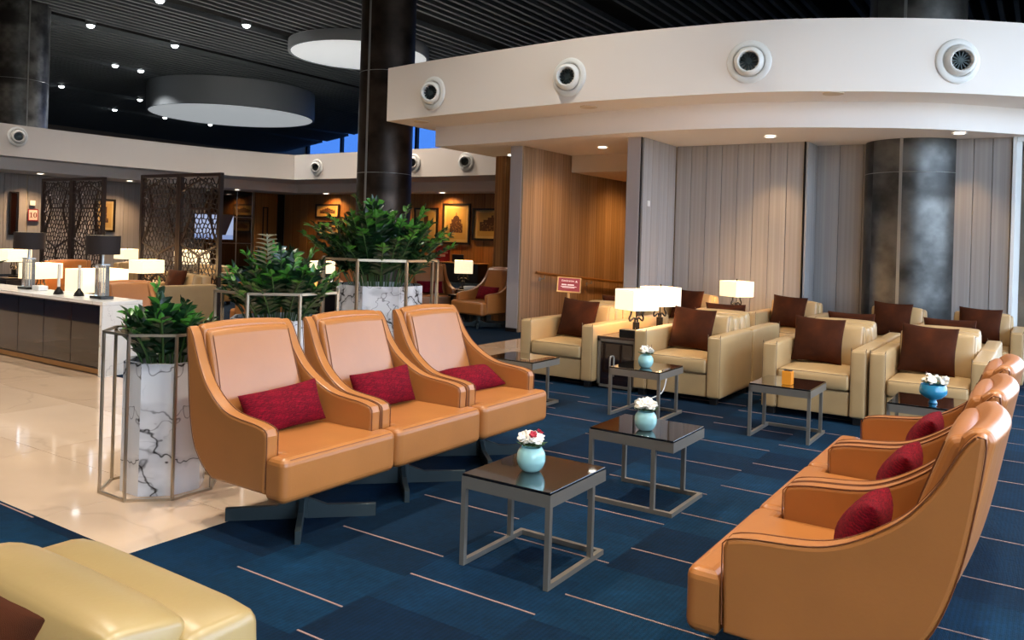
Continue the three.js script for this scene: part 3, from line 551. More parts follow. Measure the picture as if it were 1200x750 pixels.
// ------------------------------------------------------------------ bowls of flowers, votive
const petalGeo = (() => { const l = []; for (let k = 0; k < 9; k++) { const a = k * 2.4, tilt = k < 5 ? 0.95 : 0.4; l.push(new THREE.SphereGeometry(1, 8, 5).scale(0.012, 0.004, 0.016).translate(0, 0, 0.012).rotateX(-tilt * 0.8 + 0.3).rotateY(a)); } l.push(new THREE.SphereGeometry(0.006, 6, 5)); return join(l); })();
const sprigGeo = (() => { const l = []; for (let k = 0; k < 7; k++) l.push(new THREE.SphereGeometry(1, 6, 4).scale(0.006, 0.002, 0.02).translate(0, 0, 0.024).rotateX(-0.2 - 0.1 * (k % 3)).rotateY(k * 0.9)); return join(l); })();
function flowerBowl(name, label, pos, r, mat, blooms, reds, seed, low) {
  const t = thing(name, label, 'vase', pos, 0, 'flower bowls on the side tables'), R = rng(seed);
  const prof = low ? [[0.02, 0], [0.028, 0.004], [0.022, 0.022], [r * 0.6, 0.035], [r * 0.95, 0.062], [r, 0.09], [r * 0.9, 0.122], [r * 0.84, 0.12], [r * 0.9, 0.09]] : [[0.0, 0], [r * 0.5, 0.0], [r * 0.78, r * 0.22], [r * 0.97, r * 0.62], [r, r * 0.95], [r * 0.93, r * 1.32], [r * 0.74, r * 1.62], [r * 0.68, r * 1.66], [r * 0.66, r * 1.6], [r * 0.8, r * 1.2], [0, r * 1.1]];
  mesh('bowl', new THREE.LatheGeometry(new THREE.SplineCurve(prof.map((p) => new THREE.Vector2(...p))).getPoints(32), 40), mat, t);
  const y = low ? 0.12 : r * 1.62, k0 = low ? 0.8 : 0.62;
  for (let k = 0; k < blooms + reds; k++) {
    const a = k * 2.399 + R(), q = Math.sqrt((k + 0.3) / blooms) * r * k0, m = share('flower', petalGeo, k >= blooms ? M.petalRed : M.petal, t);
    m.position.set(Math.cos(a) * q + (low && k > 3 ? 0.02 : 0), y + 0.022 + 0.024 * (1 - q / r) + R() * 0.012 + (k >= blooms ? 0.022 : 0), Math.sin(a) * q); m.rotation.set(R() - 0.5 + Math.sin(a) * 0.7, R() * 6, -Math.cos(a) * 0.7); m.scale.setScalar((0.95 + R() * 0.35) * (k >= blooms ? 0.55 : 1));
  }
  for (let k = 0; k < 6; k++) { const a = k * 1.05 + R(), m = share('foliage', sprigGeo, M.sprig, t); m.position.set(Math.cos(a) * r * 0.5, y + 0.01, Math.sin(a) * r * 0.5); m.rotation.y = -a; }
  return t;
}
flowerBowl('flower_bowl', 'round turquoise bowl of white flowers with a red sprig, on the nearest table', [-1.855, 0.3955, -3.0], 0.063, M.turquoise, 15, 2, 4);
flowerBowl('flower_bowl', 'round turquoise bowl of cream flowers on the central table', [-1.785, 0.3955, -4.045], 0.06, M.turquoise, 15, 0, 9);
const b3 = flowerBowl('flower_bowl', 'small turquoise bowl with one white bloom and a twig, before the side cabinet', [-2.69, 0.3955, -6.06], 0.062, M.turquoise, 6, 0, 12);
mesh('twig', [tube([[0.02, 0.1, 0], [0.03, 0.14, 0.005], [0.024, 0.185, 0.01]], 0.0022, 8, 4), tube([[0.028, 0.14, 0.005], [0.045, 0.165, 0], [0.05, 0.19, 0.004]], 0.0018, 8, 4)], M.twig, b3);
const b5 = flowerBowl('flower_bowl', 'low footed blue bowl of white blossoms with an upright twig, at the right', [-0.62, 0.3955, -6.05], 0.085, M.tealDeep, 10, 0, 21, true);
mesh('twig', tube([[-0.02, 0.11, 0], [-0.03, 0.17, 0], [-0.045, 0.205, 0.01]], 0.003, 8, 4), M.twig, b5);
{
  const t = thing('votive', 'small amber glass votive candle glowing on the side table', 'candle', [-1.575, 0.3955, -6.09]);
  mesh('holder', [rb(0.07, 0.1, 0.07, 0.006, 0, 0.05, 0)], M.amber, t); mesh('rim', lathe([[0.02, 0.1], [0.03, 0.1], [0.03, 0.104], [0.02, 0.104], [0.02, 0.1]], 20), M.iron, t);
  const l = new THREE.PointLight(0xff9a30, 0.06, 0, 2); l.position.set(-1.575, 0.46, -6.09); l.castShadow = true; scene.add(l);
}

// ------------------------------------------------------------------ table lamps with square paper shades, side cabinets
function lampBody(t, w, d, h, y0) {
  mesh('lamp_base', [rb(0.11, 0.03, 0.11, 0.004, 0, 0.015, 0, 1), rb(0.05, 0.1, 0.05, 0.004, 0, 0.08, 0, 1)], M.iron, t);
  const u = []; for (const s of [-1, 1]) { u.push(tube([[s * 0.012, 0.12, 0], [s * 0.02, 0.17, 0], [s * 0.045, 0.16, 0], [s * 0.075, 0.14, 0], [s * 0.085, 0.17, 0], [s * 0.065, 0.205, 0], [s * 0.062, 0.24, 0], [s * 0.062, y0 + 0.02, 0]], 0.009, 30, 6)); }
  u.push(cy(0.005, 0.005, h + 0.13, 0, y0 - 0.1, 0, 8)); mesh('stand', u, M.iron, t);
  const th = 0.004, x = w / 2, z = d / 2;
  mesh('lamp_shade', [bx(-x, x, y0, y0 + h, z - th, z), bx(-x, x, y0, y0 + h, -z, -z + th), bx(-x, -x + th, y0, y0 + h, -z + th, z - th), bx(x - th, x, y0, y0 + h, -z + th, z - th)], M.shadeGlow, t);
  mesh('shade_spider', [bx(-x, x, y0 + h - 0.02, y0 + h - 0.014, -0.004, 0.004), bx(-0.004, 0.004, y0 + h - 0.02, y0 + h - 0.014, -z, z)], M.iron, t);
  mesh('finial', [new THREE.SphereGeometry(0.009, 10, 8).translate(0, y0 + h + 0.022, 0)], M.iron, t);
}
function tableLamp(label, x, y, z, turn, grp, I = L.lamp, w = 0.30, d = 0.30, sc = 1) {
  const t = thing('table_lamp', label, 'lamp', [x, y, z], turn, grp); t.scale.setScalar(sc); lampBody(t, w, d, 0.195, 0.25);
  const l = new THREE.PointLight(0xffc885, I, 0, 2); l.position.set(x, y + 0.34 * sc, z); l.castShadow = true; l.shadow.radius = 2; scene.add(l); return t;
}
function sideCabinet(label, x, z, w, d, h, grp) {
  const t = thing('side_cabinet', label, 'cabinet', [x, 0, z], 0, grp);
  mesh('body', rb(w, h - 0.03, d, 0.004, 0, (h - 0.03) / 2 + 0.005, 0, 1), M.ebony, t);
  mesh('top', rb(w + 0.01, 0.025, d + 0.02, 0.003, 0, h - 0.0125, 0, 1), std(0x4a3a30, 0.25), t);
  for (const s of [1, -1]) { mesh('door', rb(w - 0.07, h - 0.11, 0.012, 0.003, 0, h / 2 - 0.01, s * (d / 2 + 0.004), 1), M.doorGloss, t); mesh('door_frame', [bx(-w / 2, -w / 2 + 0.03, 0.02, h - 0.025, s * d / 2 - 0.006, s * d / 2 + 0.01), bx(w / 2 - 0.03, w / 2, 0.02, h - 0.025, s * d / 2 - 0.006, s * d / 2 + 0.01), bx(-w / 2, w / 2, h - 0.05, h - 0.026, s * d / 2 - 0.006, s * d / 2 + 0.01), bx(-w / 2, w / 2, 0.02, 0.045, s * d / 2 - 0.006, s * d / 2 + 0.01)], M.tableMetal, t); }
  return t;
}
const LG = 'square paper-shade table lamps', CB = 'dark side cabinets between the armchairs';
sideCabinet('dark square side cabinet with grey frame between the first two cream armchairs', -3.385, -7.56, 0.40, 1.2, 0.50, CB);
tableLamp('bright square table lamp with dark scrolled stand, left one of the touching pair', -3.33, 0.5, -7.25, rad(62), LG);
tableLamp('bright square table lamp, right one of the touching pair', -3.38, 0.5, -7.94, rad(66), LG);
sideCabinet('dark side cabinet under the small far lamp', -3.30, -10.22, 0.40, 0.86, 0.50, CB);
tableLamp('small far square table lamp in front of the lit panelled wall', -3.34, 0.5, -10.3, rad(62), LG);
tag(mesh('tablet_box', rb(0.16, 0.075, 0.1, 0.006, -3.30, 0.5385, -7.03), M.black), 'small black box standing on the side cabinet by the lamps', 'box');

// ------------------------------------------------------------------ octagonal marble planters in metal cages, with their plants
const octPts = (F, n = 8) => { const r = F / 2 / Math.cos(PI / 8); return Array.from({ length: n }, (_, k) => [r * Math.sin(PI / 8 + k * PI / 4), r * Math.cos(PI / 8 + k * PI / 4)]); };
function planter(label, x, z, F, h, grp) {
  const t = thing('marble_planter', label, 'planter', [x, 0, z], 0, grp), o = octPts(F), inn = octPts(F - 0.05);
  for (let k = 0; k < 8; k++) { const a = o[k], b = o[(k + 1) % 8], c = inn[(k + 1) % 8], d = inn[k]; mesh('marble_slab', block([a, d, c, b].map(([p, q]) => [p * 0.999, q * 0.999]), 0.0, h), M.marble, t); }
  mesh('soil', block(inn, h - 0.14, h - 0.07), M.soil, t);
}
function cage(label, x, z, F, h, w, grp) {
  const t = thing('planter_cage', label, 'plant stand', [x, 0, z], 0, grp), o = octPts(F);
  for (let k = 0; k < 8; k++) {
    const a = o[k], b = o[(k + 1) % 8];
    mesh('upright', bar([a[0], 0.0, a[1]], [a[0], h, a[1]], w), M.bronze, t);
    mesh('rail', bar([a[0], h - w / 2, a[1]], [b[0], h - w / 2, b[1]], w), M.bronze, t); mesh('rail', bar([a[0], w / 2, a[1]], [b[0], w / 2, b[1]], w), M.bronze, t);
  }
}
const leafGeo = (() => {   // a pointed glossy leaflet, folded along its midrib, 1 long
  const out = [[0, 0], [0.12, 0.16], [0.32, 0.27], [0.56, 0.25], [0.82, 0.13], [1, 0]], pos = [];
  const P = (i, s) => [s * out[i][1], 0.35 * out[i][1] - 0.18 * out[i][0] ** 2, out[i][0]], Mi = (i) => [0, -0.18 * out[i][0] ** 2, out[i][0]];
  for (const s of [1, -1]) for (let i = 0; i < 5; i++) { const q = [Mi(i), Mi(i + 1), P(i + 1, s), Mi(i), P(i + 1, s), P(i, s)]; if (s < 0) q.reverse(); for (const v of q) pos.push(...v); }
  const g = new THREE.BufferGeometry(); g.setAttribute('position', new THREE.Float32BufferAttribute(pos, 3)); g.computeVertexNormals(); return join(g);
})();
for (const m of M.leaf) m.side = THREE.DoubleSide;
function plant(label, x, y, z, { stems, pairs, size, height, spread, base, seed, grp, frond }) {
  const t = thing('leafy_plant', label, 'plant', [x, y, z], 0, grp), R = rng(seed), leaves = [], q = new THREE.Quaternion(), up = V(0, 1, 0);
  for (let s = 0; s < stems; s++) {
    const a = s * 2.39996 + R() * 0.7, e = Math.sqrt((s + 0.5) / stems), out = spread * e * (0.65 + 0.5 * R()), hh = height * (1.05 - 0.45 * e * e) * (0.72 + 0.42 * R());
    const b = V(Math.cos(a) * base * e, 0, Math.sin(a) * base * e), c = new THREE.CubicBezierCurve3(b, b.clone().add(V(Math.cos(a) * out * 0.15, hh * 0.4, Math.sin(a) * out * 0.15)), V(Math.cos(a) * (base * e + out * 0.55), hh * 0.8, Math.sin(a) * (base * e + out * 0.55)), V(Math.cos(a) * (base * e + out), hh, Math.sin(a) * (base * e + out)));
    mesh('stem', new THREE.TubeGeometry(c, 8, 0.007, 4), M.stem, t);
    for (let k = 0; k < pairs; k++) {
      const u = 0.3 + 0.7 * (k + 0.5) / pairs, p = c.getPoint(u), T = c.getTangent(u), S = T.clone().cross(up).normalize(); if (S.lengthSq() < 0.1) S.set(1, 0, 0);
      const N = S.clone().cross(T).normalize(), len = size * (0.75 + 0.45 * R()) * (1.15 - 0.45 * u);
      for (const sd of k === pairs - 1 ? [-1, 1, 0] : [-1, 1]) {
        const dir = T.clone().multiplyScalar(0.35 + 0.5 * R()).add(S.clone().multiplyScalar(sd * (0.8 + 0.3 * R()))).add(N.clone().multiplyScalar(-0.1 + 0.8 * R())).normalize();
        const nn = N.clone().add(S.clone().multiplyScalar(-sd * 0.3)).addScaledVector(dir, -N.dot(dir)).normalize(), xx = nn.clone().cross(dir).normalize(); const yy = dir.clone().cross(xx);
        q.setFromRotationMatrix(new THREE.Matrix4().makeBasis(xx, yy, dir));
        const young = u > 0.8 && R() < 0.55;
        leaves.push({ p: p.clone(), q: q.clone(), len, m: young ? 2 : R() < 0.5 ? 0 : 1, near: p.clone().add(t.position).distanceTo(camera.position) - p.y * 0.6 });
      }
    }
  }
  if (frond) {
    const f = [tube([[frond[0], 0.1, frond[1]], [frond[0] - 0.01, 0.45, frond[1]], [frond[0] - 0.02, 0.78, frond[1] + 0.02]], 0.006, 10, 5)];
    for (let k = 0; k < 8; k++) for (const sd of [-1, 1]) f.push(leafGeo.clone().scale(0.12, 0.15, 0.15 - 0.008 * k).rotateX(-0.55).rotateY(sd * 1.1 + 0.6).translate(frond[0] - 0.012, 0.48 + k * 0.038, frond[1] + 0.01));
    mesh('frond', f, M.frond, t);
  }
  leaves.sort((a, b) => a.near - b.near);
  const rest = [[], [], []];
  leaves.forEach((l, i) => {
    if (i < 300) { const m = share('leaf', leafGeo, M.leaf[l.m], t); m.position.copy(l.p); m.quaternion.copy(l.q); m.scale.setScalar(l.len); }
    else rest[l.m].push(leafGeo.clone().applyMatrix4(new THREE.Matrix4().compose(l.p, l.q, V(l.len, l.len, l.len))));
  });
  rest.forEach((g, k) => { if (g.length) mesh('foliage', g, M.leaf[k], t).userData.kind = 'stuff'; });
}
planter('white marble planter with dark veins beside the first caramel chair', -4.0, -2.66, 0.40, 0.69);
cage('thin bronze cage around the marble planter beside the first caramel chair', -4.01, -2.65, 0.555, 0.855, 0.013);
plant('dark green glossy plant in the planter beside the first caramel chair', -4.0, 0.62, -2.66, { stems: 26, pairs: 9, size: 0.10, height: 0.40, spread: 0.20, base: 0.13, seed: 5 });
planter('pale marble planter behind the first two caramel chairs', -5.45, -4.66, 0.74, 0.68);
cage('slim metal cage around the middle planter behind the caramel chairs', -5.45, -4.66, 0.97, 0.914, 0.02);
plant('bushy green plant in the middle planter with one pale frond', -5.45, 0.6, -4.66, { stems: 46, pairs: 11, size: 0.12, height: 0.60, spread: 0.30, base: 0.26, seed: 17, frond: [-0.06, 0.06] });
planter('largest marble planter, in front of the dark central column', -6.7, -7.25, 1.0, 0.81);
cage('wide metal cage around the largest planter before the column', -6.7, -7.25, 1.32, 1.126, 0.028);
plant('very large spreading dark green plant before the dark central column', -6.7, 0.73, -7.25, { stems: 64, pairs: 13, size: 0.145, height: 1.0, spread: 0.62, base: 0.36, seed: 29 });

// ------------------------------------------------------------------ console with lamps and candlesticks
{
  const t = thing('console', 'long low console with dark glossy doors and white marble top and end', 'console', [0, 0, 0]);
  mesh('marble_top', rb(4.72, 0.035, 0.40, 0.004, -9.65, 0.6825, -4.37, 1), M.marblePale, t); mesh('marble_end', bx(-7.33, -7.29, 0.0, 0.664, -4.57, -4.17), M.marblePale, t);
  mesh('carcass', bx(-12, -7.335, 0.06, 0.66, -4.555, -4.21), M.ebony, t); mesh('plinth', bx(-12, -7.335, 0.006, 0.06, -4.54, -4.23), M.gold, t);
  for (let k = 0; k < 9; k++) { mesh('door', rb(0.505, 0.57, 0.018, 0.003, -7.6 - k * 0.515, 0.37, -4.197, 1), M.doorGloss, t); }
  const tallLamp = (label, x, z) => {
    const l = thing('drum_table_lamp', label, 'lamp', [x, 0.7005, z], 0, 'tall console lamps');
    mesh('lamp_base', rb(0.20, 0.025, 0.13, 0.003, 0, 0.0125, 0, 1), M.black, l);
    mesh('crystal_block', rb(0.115, 0.30, 0.085, 0.006, 0, 0.176, 0, 2), M.crystal, l);
    mesh('neck', [cy(0.014, 0.014, 0.12, 0, 0.327, 0, 16), bx(-0.06, 0.06, 0.327, 0.335, -0.045, 0.045), cy(0.006, 0.006, 0.28, 0, 0.03, 0, 10)], M.steelTrim, l);
    mesh('lamp_shade', lathe([[0.148, 0.43], [0.152, 0.43], [0.152, 0.612], [0.148, 0.612], [0.148, 0.43]], 40), M.shadeDark, l); mesh('shade_lining', lathe([[0.1475, 0.612], [0.1465, 0.432], [0.1475, 0.43]], 40), M.shadeLining, l);
    mesh('shade_spider', [bx(-0.147, 0.147, 0.44, 0.446, -0.003, 0.003), bx(-0.003, 0.003, 0.44, 0.446, -0.147, 0.147)], M.steelTrim, l);
  };
  tallLamp('tall lamp with dark drum shade on a clear block, at the left on the console', -9.18, -4.42); tallLamp('tall lamp with dark drum shade on a clear block, nearer the console end', -7.64, -4.36);
  const stick = (label, x, z) => { const l = thing('candlestick', label, 'candlestick', [x, 0.7005, z], 0, 'candlesticks on the console'); mesh('foot', lathe([[0, 0], [0.05, 0], [0.04, 0.03], [0.018, 0.06], [0.014, 0.075], [0, 0.075]], 20), M.iron, l); mesh('candle', cy(0.014, 0.014, 0.23, 0, 0.075, 0, 14), M.fabricWhite, l); };
  stick('pale candle in a dark conical holder, left one on the console', -8.36, -4.32); stick('pale candle in a dark conical holder, right one on the console', -8.05, -4.36);
  tag(mesh('napkin_box', rb(0.14, 0.05, 0.1, 0.006, -8.93, 0.7265, -4.42), M.white), 'small white box right of the left lamp on the console', 'box');
  const o = thing('orchid', 'small potted plant with dark leaves at the left end of the console', 'plant', [-10.35, 0.7005, -4.42]);
  mesh('pot', lathe([[0, 0], [0.07, 0], [0.09, 0.1], [0.08, 0.1], [0, 0.09]], 24), M.black, o);
  for (let k = 0; k < 9; k++) { const m = share('leaf', leafGeo, M.leaf[k % 2], o); m.position.set(0, 0.09, 0); m.rotation.set(-0.7 - 0.12 * (k % 4), k * 0.7, 0, 'YXZ'); m.scale.set(0.26, 0.34, 0.36); }
  mesh('flower_stem', tube([[0, 0.09, 0], [0.02, 0.3, 0.02], [0.06, 0.45, 0.0], [0.12, 0.48, 0]], 0.004, 14, 5), M.stem, o);
}

// ------------------------------------------------------------------ pierced folding screens
function latticeBars(w, h, cell, seed) {   // a net of irregular cells: jittered honeycomb
  const R = rng(seed), pts = new Map(), l = [], sx = cell * Math.sqrt(3), sy = cell * 1.5;
  const P = (i, j) => { const k = i + ',' + j; if (!pts.has(k)) pts.set(k, [i * sx / 2 - w / 2 + (R() - 0.5) * cell * 0.8, j * sy / 3 - h / 2 + (R() - 0.5) * cell * 0.8]); return pts.get(k); };
  const put = (a, b) => { const ok = (p) => Math.abs(p[0]) < w / 2 - 0.005 && Math.abs(p[1]) < h / 2 - 0.005; if (ok(a) && ok(b)) l.push(bar([a[0], a[1], 0], [b[0], b[1], 0], 0.013, 0.013)); };
  const nx = Math.ceil(w / sx * 2) + 1, ny = Math.ceil(h / sy) + 1;
  for (let r = 0; r <= ny; r++) for (let c = 0; c <= nx; c++) { const o = r % 2; if ((c + o) % 2) continue; const y = r * 3; const a = P(c, y), b = P(c + 1, y + 1), d = P(c - 1, y + 1), e = P(c, y - 2 + 0); put(a, b); put(a, d); put(a, P(c, y - 2)); }
  return l;
}
function foldingScreen(label, x0, x1, z, seed) {
  const t = thing('folding_screen', label, 'screen', [x0, 0.004, z], 0, 'pierced folding screens'), W = (x1 - x0) / 2, H = 2.245;
  for (let k = 0; k < 2; k++) {
    const cx = W * (k + 0.5), p = new THREE.Group(); p.name = 'screen_panel'; p.position.set(cx, H / 2, 0); t.add(p);
    mesh('frame', [bx(-W / 2 + 0.004, -W / 2 + 0.055, -H / 2, H / 2, -0.03, 0.03), bx(W / 2 - 0.055, W / 2 - 0.004, -H / 2, H / 2, -0.03, 0.03), bx(-W / 2 + 0.055, W / 2 - 0.055, H / 2 - 0.05, H / 2, -0.03, 0.03), bx(-W / 2 + 0.055, W / 2 - 0.055, -H / 2, -H / 2 + 0.12, -0.03, 0.03)], M.lattice, p);
    mesh('lattice', latticeBars(W - 0.1, H - 0.1, 0.05, seed + k), M.lattice, p);
    const s = (a, b) => bar([a[0] * (W - 0.1), a[1] * H, 0], [b[0] * (W - 0.1), b[1] * H, 0], 0.024, 0.028);
    mesh('tracery', [s([-0.5, 0.38], [0, 0.46]), s([0.5, 0.38], [0, 0.46]), s([-0.34, 0.40], [-0.22, 0.26]), s([0.34, 0.40], [0.22, 0.26]), s([-0.22, 0.26], [0.22, 0.26]), s([-0.22, 0.26], [-0.36, 0.1]), s([0.22, 0.26], [0.36, 0.1]), s([-0.36, 0.1], [-0.5, 0.02]), s([0.36, 0.1], [0.5, 0.02]), s([-0.5, 0.02], [0, -0.06]), s([0.5, 0.02], [0, -0.06]), s([0, -0.06], [0, -0.2]), s([0, -0.2], [-0.5, -0.28]), s([0, -0.2], [0.5, -0.28]), s([-0.2, -0.24], [-0.12, -0.44]), s([0.2, -0.24], [0.12, -0.44])], M.lattice, p);
  }
}
foldingScreen('dark pierced folding screen, nearer one, with the television behind it', -12.24, -10.2, -7.6, 40);
foldingScreen('dark pierced folding screen farther left, behind the console lamps', -15.6, -13.53, -7.72, 50);

// ------------------------------------------------------------------ furniture of the far lounge
const FL = 'caramel chairs of the far lounge', FA = 'cream armchairs of the far lounge', FT = 'square lamps of the far lounge';
const far = (root, label, x, z, turn, grp) => { const o = copy(root, label, [x, 0.004, z], turn); o.userData.group = grp; return o; };
far(lounge, 'caramel chair seen side-on behind the console, between its two tall lamps', -11.6, -5.85, -PI / 2, FL);
far(lounge, 'low tan chair turned away, right behind the end of the console', -8.3, -5.2, PI * 0.45, FL).scale.setScalar(0.85);
far(lounge, 'caramel chair glimpsed just right of the nearer folding screen', -11.5, -9.3, -PI * 0.35, FL);
far(lounge, 'low caramel seat glimpsed between the nearest and the middle planter', -8.35, -6.95, -PI * 0.5, FL);
far(lounge, 'caramel chair before the engraving wall, right of the far square lamp', -7.45, -10.35, -rad(12), FL);
far(lounge, 'caramel chair half hidden by the cage of the largest planter', -8.72, -10.75, rad(50), FL);
far(lounge, 'caramel chair partly hidden behind the middle plant', -10.6, -10.9, rad(60), FL);
far(club, 'cream armchair with a brown cushion before the nearer folding screen', -10.53, -7.05, 0, FA);
far(club, 'cream armchair behind the far square lamps, left of the folding screen', -13.2, -9.4, 0, FA);
far(club, 'cream armchair at the left edge behind the console', -12.6, -5.0, PI / 2, FA);
far(club, 'cream armchair between the two folding screens', -14.3, -8.9, PI / 2, FA);
far(club, 'cream armchair behind the nearer folding screen', -10.4, -9.3, PI, FA);
pillow('velvet_cushion', velvetGeo, M.velvet, 'brown cushion in the cream armchair before the nearer folding screen', 'cushions of the far lounge', [-10.55, 0.615, -7.1], [rad(-16), 0, 0]);
pillow('lumbar_cushion', lumbarGeo, M.red, 'dark red cushion in the caramel chair before the engraving wall', 'cushions of the far lounge', [-7.42, 0.53, -10.53], [rad(-22), -rad(12), 0]);
pillow('lumbar_cushion', lumbarGeo, M.red, 'red cushion in the chair behind the cage of the largest planter', 'cushions of the far lounge', [-8.87, 0.53, -10.87], [rad(-22), rad(50), 0]);
function lampTable(label, x, z, grp, h) { const t = thing('lamp_table', label, 'table', [x, 0.004, z], 0, grp); mesh('table_top', rb(0.46, 0.03, 0.46, 0.004, 0, h - 0.015, 0, 1), M.ebony, t); mesh('body', rb(0.40, h - 0.05, 0.40, 0.004, 0, h / 2 - 0.01, 0, 1), M.ebony, t); mesh('drawer', rb(0.36, 0.12, 0.012, 0.002, 0, h - 0.13, 0.203, 1), M.doorGloss, t); }
[[-9.22, -5.2, 0, 0.30, 1.35, 'brightest lamp, just above the end of the console', 'dark lamp table behind the console end'], [-10.7, -5.3, 8, 0.46, 1.0, 'wide lamp between the two tall console lamps', 'dark lamp table between the tall console lamps'], [-11.25, -7.1, 8, 0.47, 1.0, 'lamp at the left edge of the nearer folding screen', 'dark lamp table at the left edge of the nearer folding screen'], [-15.16, -9.15, 8, 0.52, 1.0, 'small distant lamp between the two folding screens', 'dark lamp table between the folding screens'], [-13.83, -6.43, 8, 0.54, 1.0, 'lamp behind the leaves of the small console plant', 'dark lamp table behind the console plant'], [-12.3, -8.6, 8, 0.5, 1.2, 'lamp glowing through the nearer folding screen', 'dark lamp table seen through the folding screen'], [-8.75, -11.65, 38, 0.47, 1.15, 'far lamp in front of the engraving wall', 'dark lamp table before the engraving wall'], [-9.74, -9.15, 8, 0.5, 1.0, 'lamp glowing through the middle plant', 'dark lamp table behind the middle plant']].forEach(([x, z, turn, h, sc, l, m]) => {
  lampTable(m, x, z, 'lamp tables of the far lounge', h); tableLamp('square paper-shade ' + l, x, h + 0.0045, z, rad(turn), FT, L.lamp * 1.5, 0.28, 0.40, sc);
});
// glazed media wall with a television, wall slits, pictures and signs
{
  const t = thing('media_wall', 'dark glazed media wall in a thin metal grid at the far left', 'wall unit', [-24.0, 0, -18.2]);
  mesh('backing', bx(-0.06, -0.03, 0.02, 2.79, -1.0, 1.0), M.black, t);
  for (let i = 0; i < 3; i++) for (let j = 0; j < 3; j++) mesh('glass_panel', rb(0.012, 0.88, 0.64, 0.002, -0.02, 0.48 + 0.93 * j, -0.66 + 0.66 * i, 1), M.blackGlass, t);
  for (let i = 0; i < 4; i++) mesh('mullion', bx(-0.03, 0.004, 0.02, 2.79, -1.0 + 0.66 * i, -0.98 + 0.66 * i), M.steelTrim, t);
  for (const y of [0.94, 1.87]) mesh('transom', bx(-0.03, 0.004, y, y + 0.02, -0.98, 0.98), M.steelTrim, t);
  const screen = document.createElement('canvas'); screen.width = 256; screen.height = 144; const c = screen.getContext('2d');
  c.fillStyle = '#b9c9ee'; c.fillRect(0, 0, 256, 144); c.fillStyle = '#12141c'; c.beginPath(); c.moveTo(140, 0); c.lineTo(256, 0); c.lineTo(205, 118); c.lineTo(140, 118); c.fill(); c.fillStyle = '#93a8da'; c.fillRect(0, 118, 256, 26);
  const tx = new THREE.CanvasTexture(screen); tx.colorSpace = THREE.SRGBColorSpace;
  const tv = thing('television', 'wall television with a pale blue picture, half behind the folding screen', 'television', [-23.93, 1.5, -17.55]);
  mesh('housing', rb(0.04, 0.9, 1.6, 0.006, 0, 0, 0, 1), M.black, tv);
  const pl = new THREE.PlaneGeometry(1.54, 0.84).rotateY(PI / 2).translate(0.0215, 0, 0);
  mesh('display', pl, std(0x000000, 0.3, 0, { emissive: new THREE.Color(1, 1, 1), emissiveMap: tx, emissiveIntensity: 0.75 }), tv, true);
}
const slit = (label, z) => { const t = thing('niche', label, 'wall niche', [-23.985, 1.69, z], 0, 'slit niches in the far left wall'); mesh('frame', [bx(0, 0.03, 0.56, 0.6, -0.12, 0.12), bx(0, 0.03, -0.6, -0.56, -0.12, 0.12), bx(0, 0.03, -0.56, 0.56, -0.12, -0.08), bx(0, 0.03, -0.56, 0.56, 0.08, 0.12)], M.ebony, t); mesh('niche_back', bx(0, 0.006, -0.56, 0.56, -0.08, 0.08), M.doorGloss, t); };
slit('tall narrow dark wall niche near the left edge', -11.1); slit('tall narrow dark wall niche right of the media wall', -19.75);
function printTex(kind, w, h) {
  const c = document.createElement('canvas'); c.width = w; c.height = h; const g = c.getContext('2d'), R = rng(kind * 7 + 3);
  g.fillStyle = '#b59c6c'; g.fillRect(0, 0, w, h); g.fillStyle = '#a88a50'; g.fillRect(w * 0.1, h * 0.08, w * 0.8, h * 0.84); g.fillStyle = '#46291a';
  if (kind === 0) { g.fillRect(w * 0.24, h * 0.5, w * 0.52, h * 0.24); g.fillRect(w * 0.3, h * 0.38, w * 0.4, h * 0.14); g.beginPath(); g.arc(w * 0.5, h * 0.38, w * 0.13, PI, 0); g.fill(); g.fillRect(w * 0.485, h * 0.2, w * 0.03, h * 0.1); }
  else if (kind === 1) { g.fillRect(w * 0.16, h * 0.42, w * 0.7, h * 0.32); g.fillRect(w * 0.26, h * 0.34, w * 0.5, h * 0.1); g.fillRect(w * 0.38, h * 0.26, w * 0.26, h * 0.1); g.fillRect(w * 0.48, h * 0.18, w * 0.06, h * 0.1); }
  else { g.fillRect(w * 0.4, h * 0.2, w * 0.2, h * 0.55); g.fillRect(w * 0.3, h * 0.6, w * 0.4, h * 0.15); }
  g.fillStyle = '#a88a50'; for (let k = 0; k < 40; k++) g.fillRect(w * (0.2 + 0.6 * R()), h * (0.42 + 0.3 * R()), w * 0.012, h * 0.03);
  const t = new THREE.CanvasTexture(c); t.colorSpace = THREE.SRGBColorSpace; return t;
}
const prints = [printTex(0, 192, 240), printTex(1, 240, 200), printTex(2, 180, 220)].map((m) => std(0xffffff, 0.5, 0, { map: m }));
function picture(label, x, y, z, w, h, k, turn, grp) {
  const t = thing('framed_print', label, 'picture', [x, y, z], turn, grp), f = 0.06;
  mesh('frame', [bx(-w / 2, w / 2, h / 2 - f, h / 2, 0, 0.05), bx(-w / 2, w / 2, -h / 2, -h / 2 + f, 0, 0.05), bx(-w / 2, -w / 2 + f, -h / 2 + f, h / 2 - f, 0, 0.05), bx(w / 2 - f, w / 2, -h / 2 + f, h / 2 - f, 0, 0.05)], M.ebony, t);
  mesh('print', new THREE.PlaneGeometry(w - 2 * f, h - 2 * f).translate(0, 0, 0.02), prints[k], t, true);
}
const PG = 'framed engravings on the timber wall';
picture('upright framed engraving of a domed building, above the red placard', -15.85, 1.83, -20.66, 1.1, 1.3, 0, 0, PG); picture('wide framed engraving of a palace, rightmost on the timber wall', -14.45, 1.83, -20.66, 1.5, 1.0, 1, 0, PG); picture('framed print largely hidden by the big plant', -17.1, 1.76, -20.66, 1.0, 1.15, 2, 0, PG);
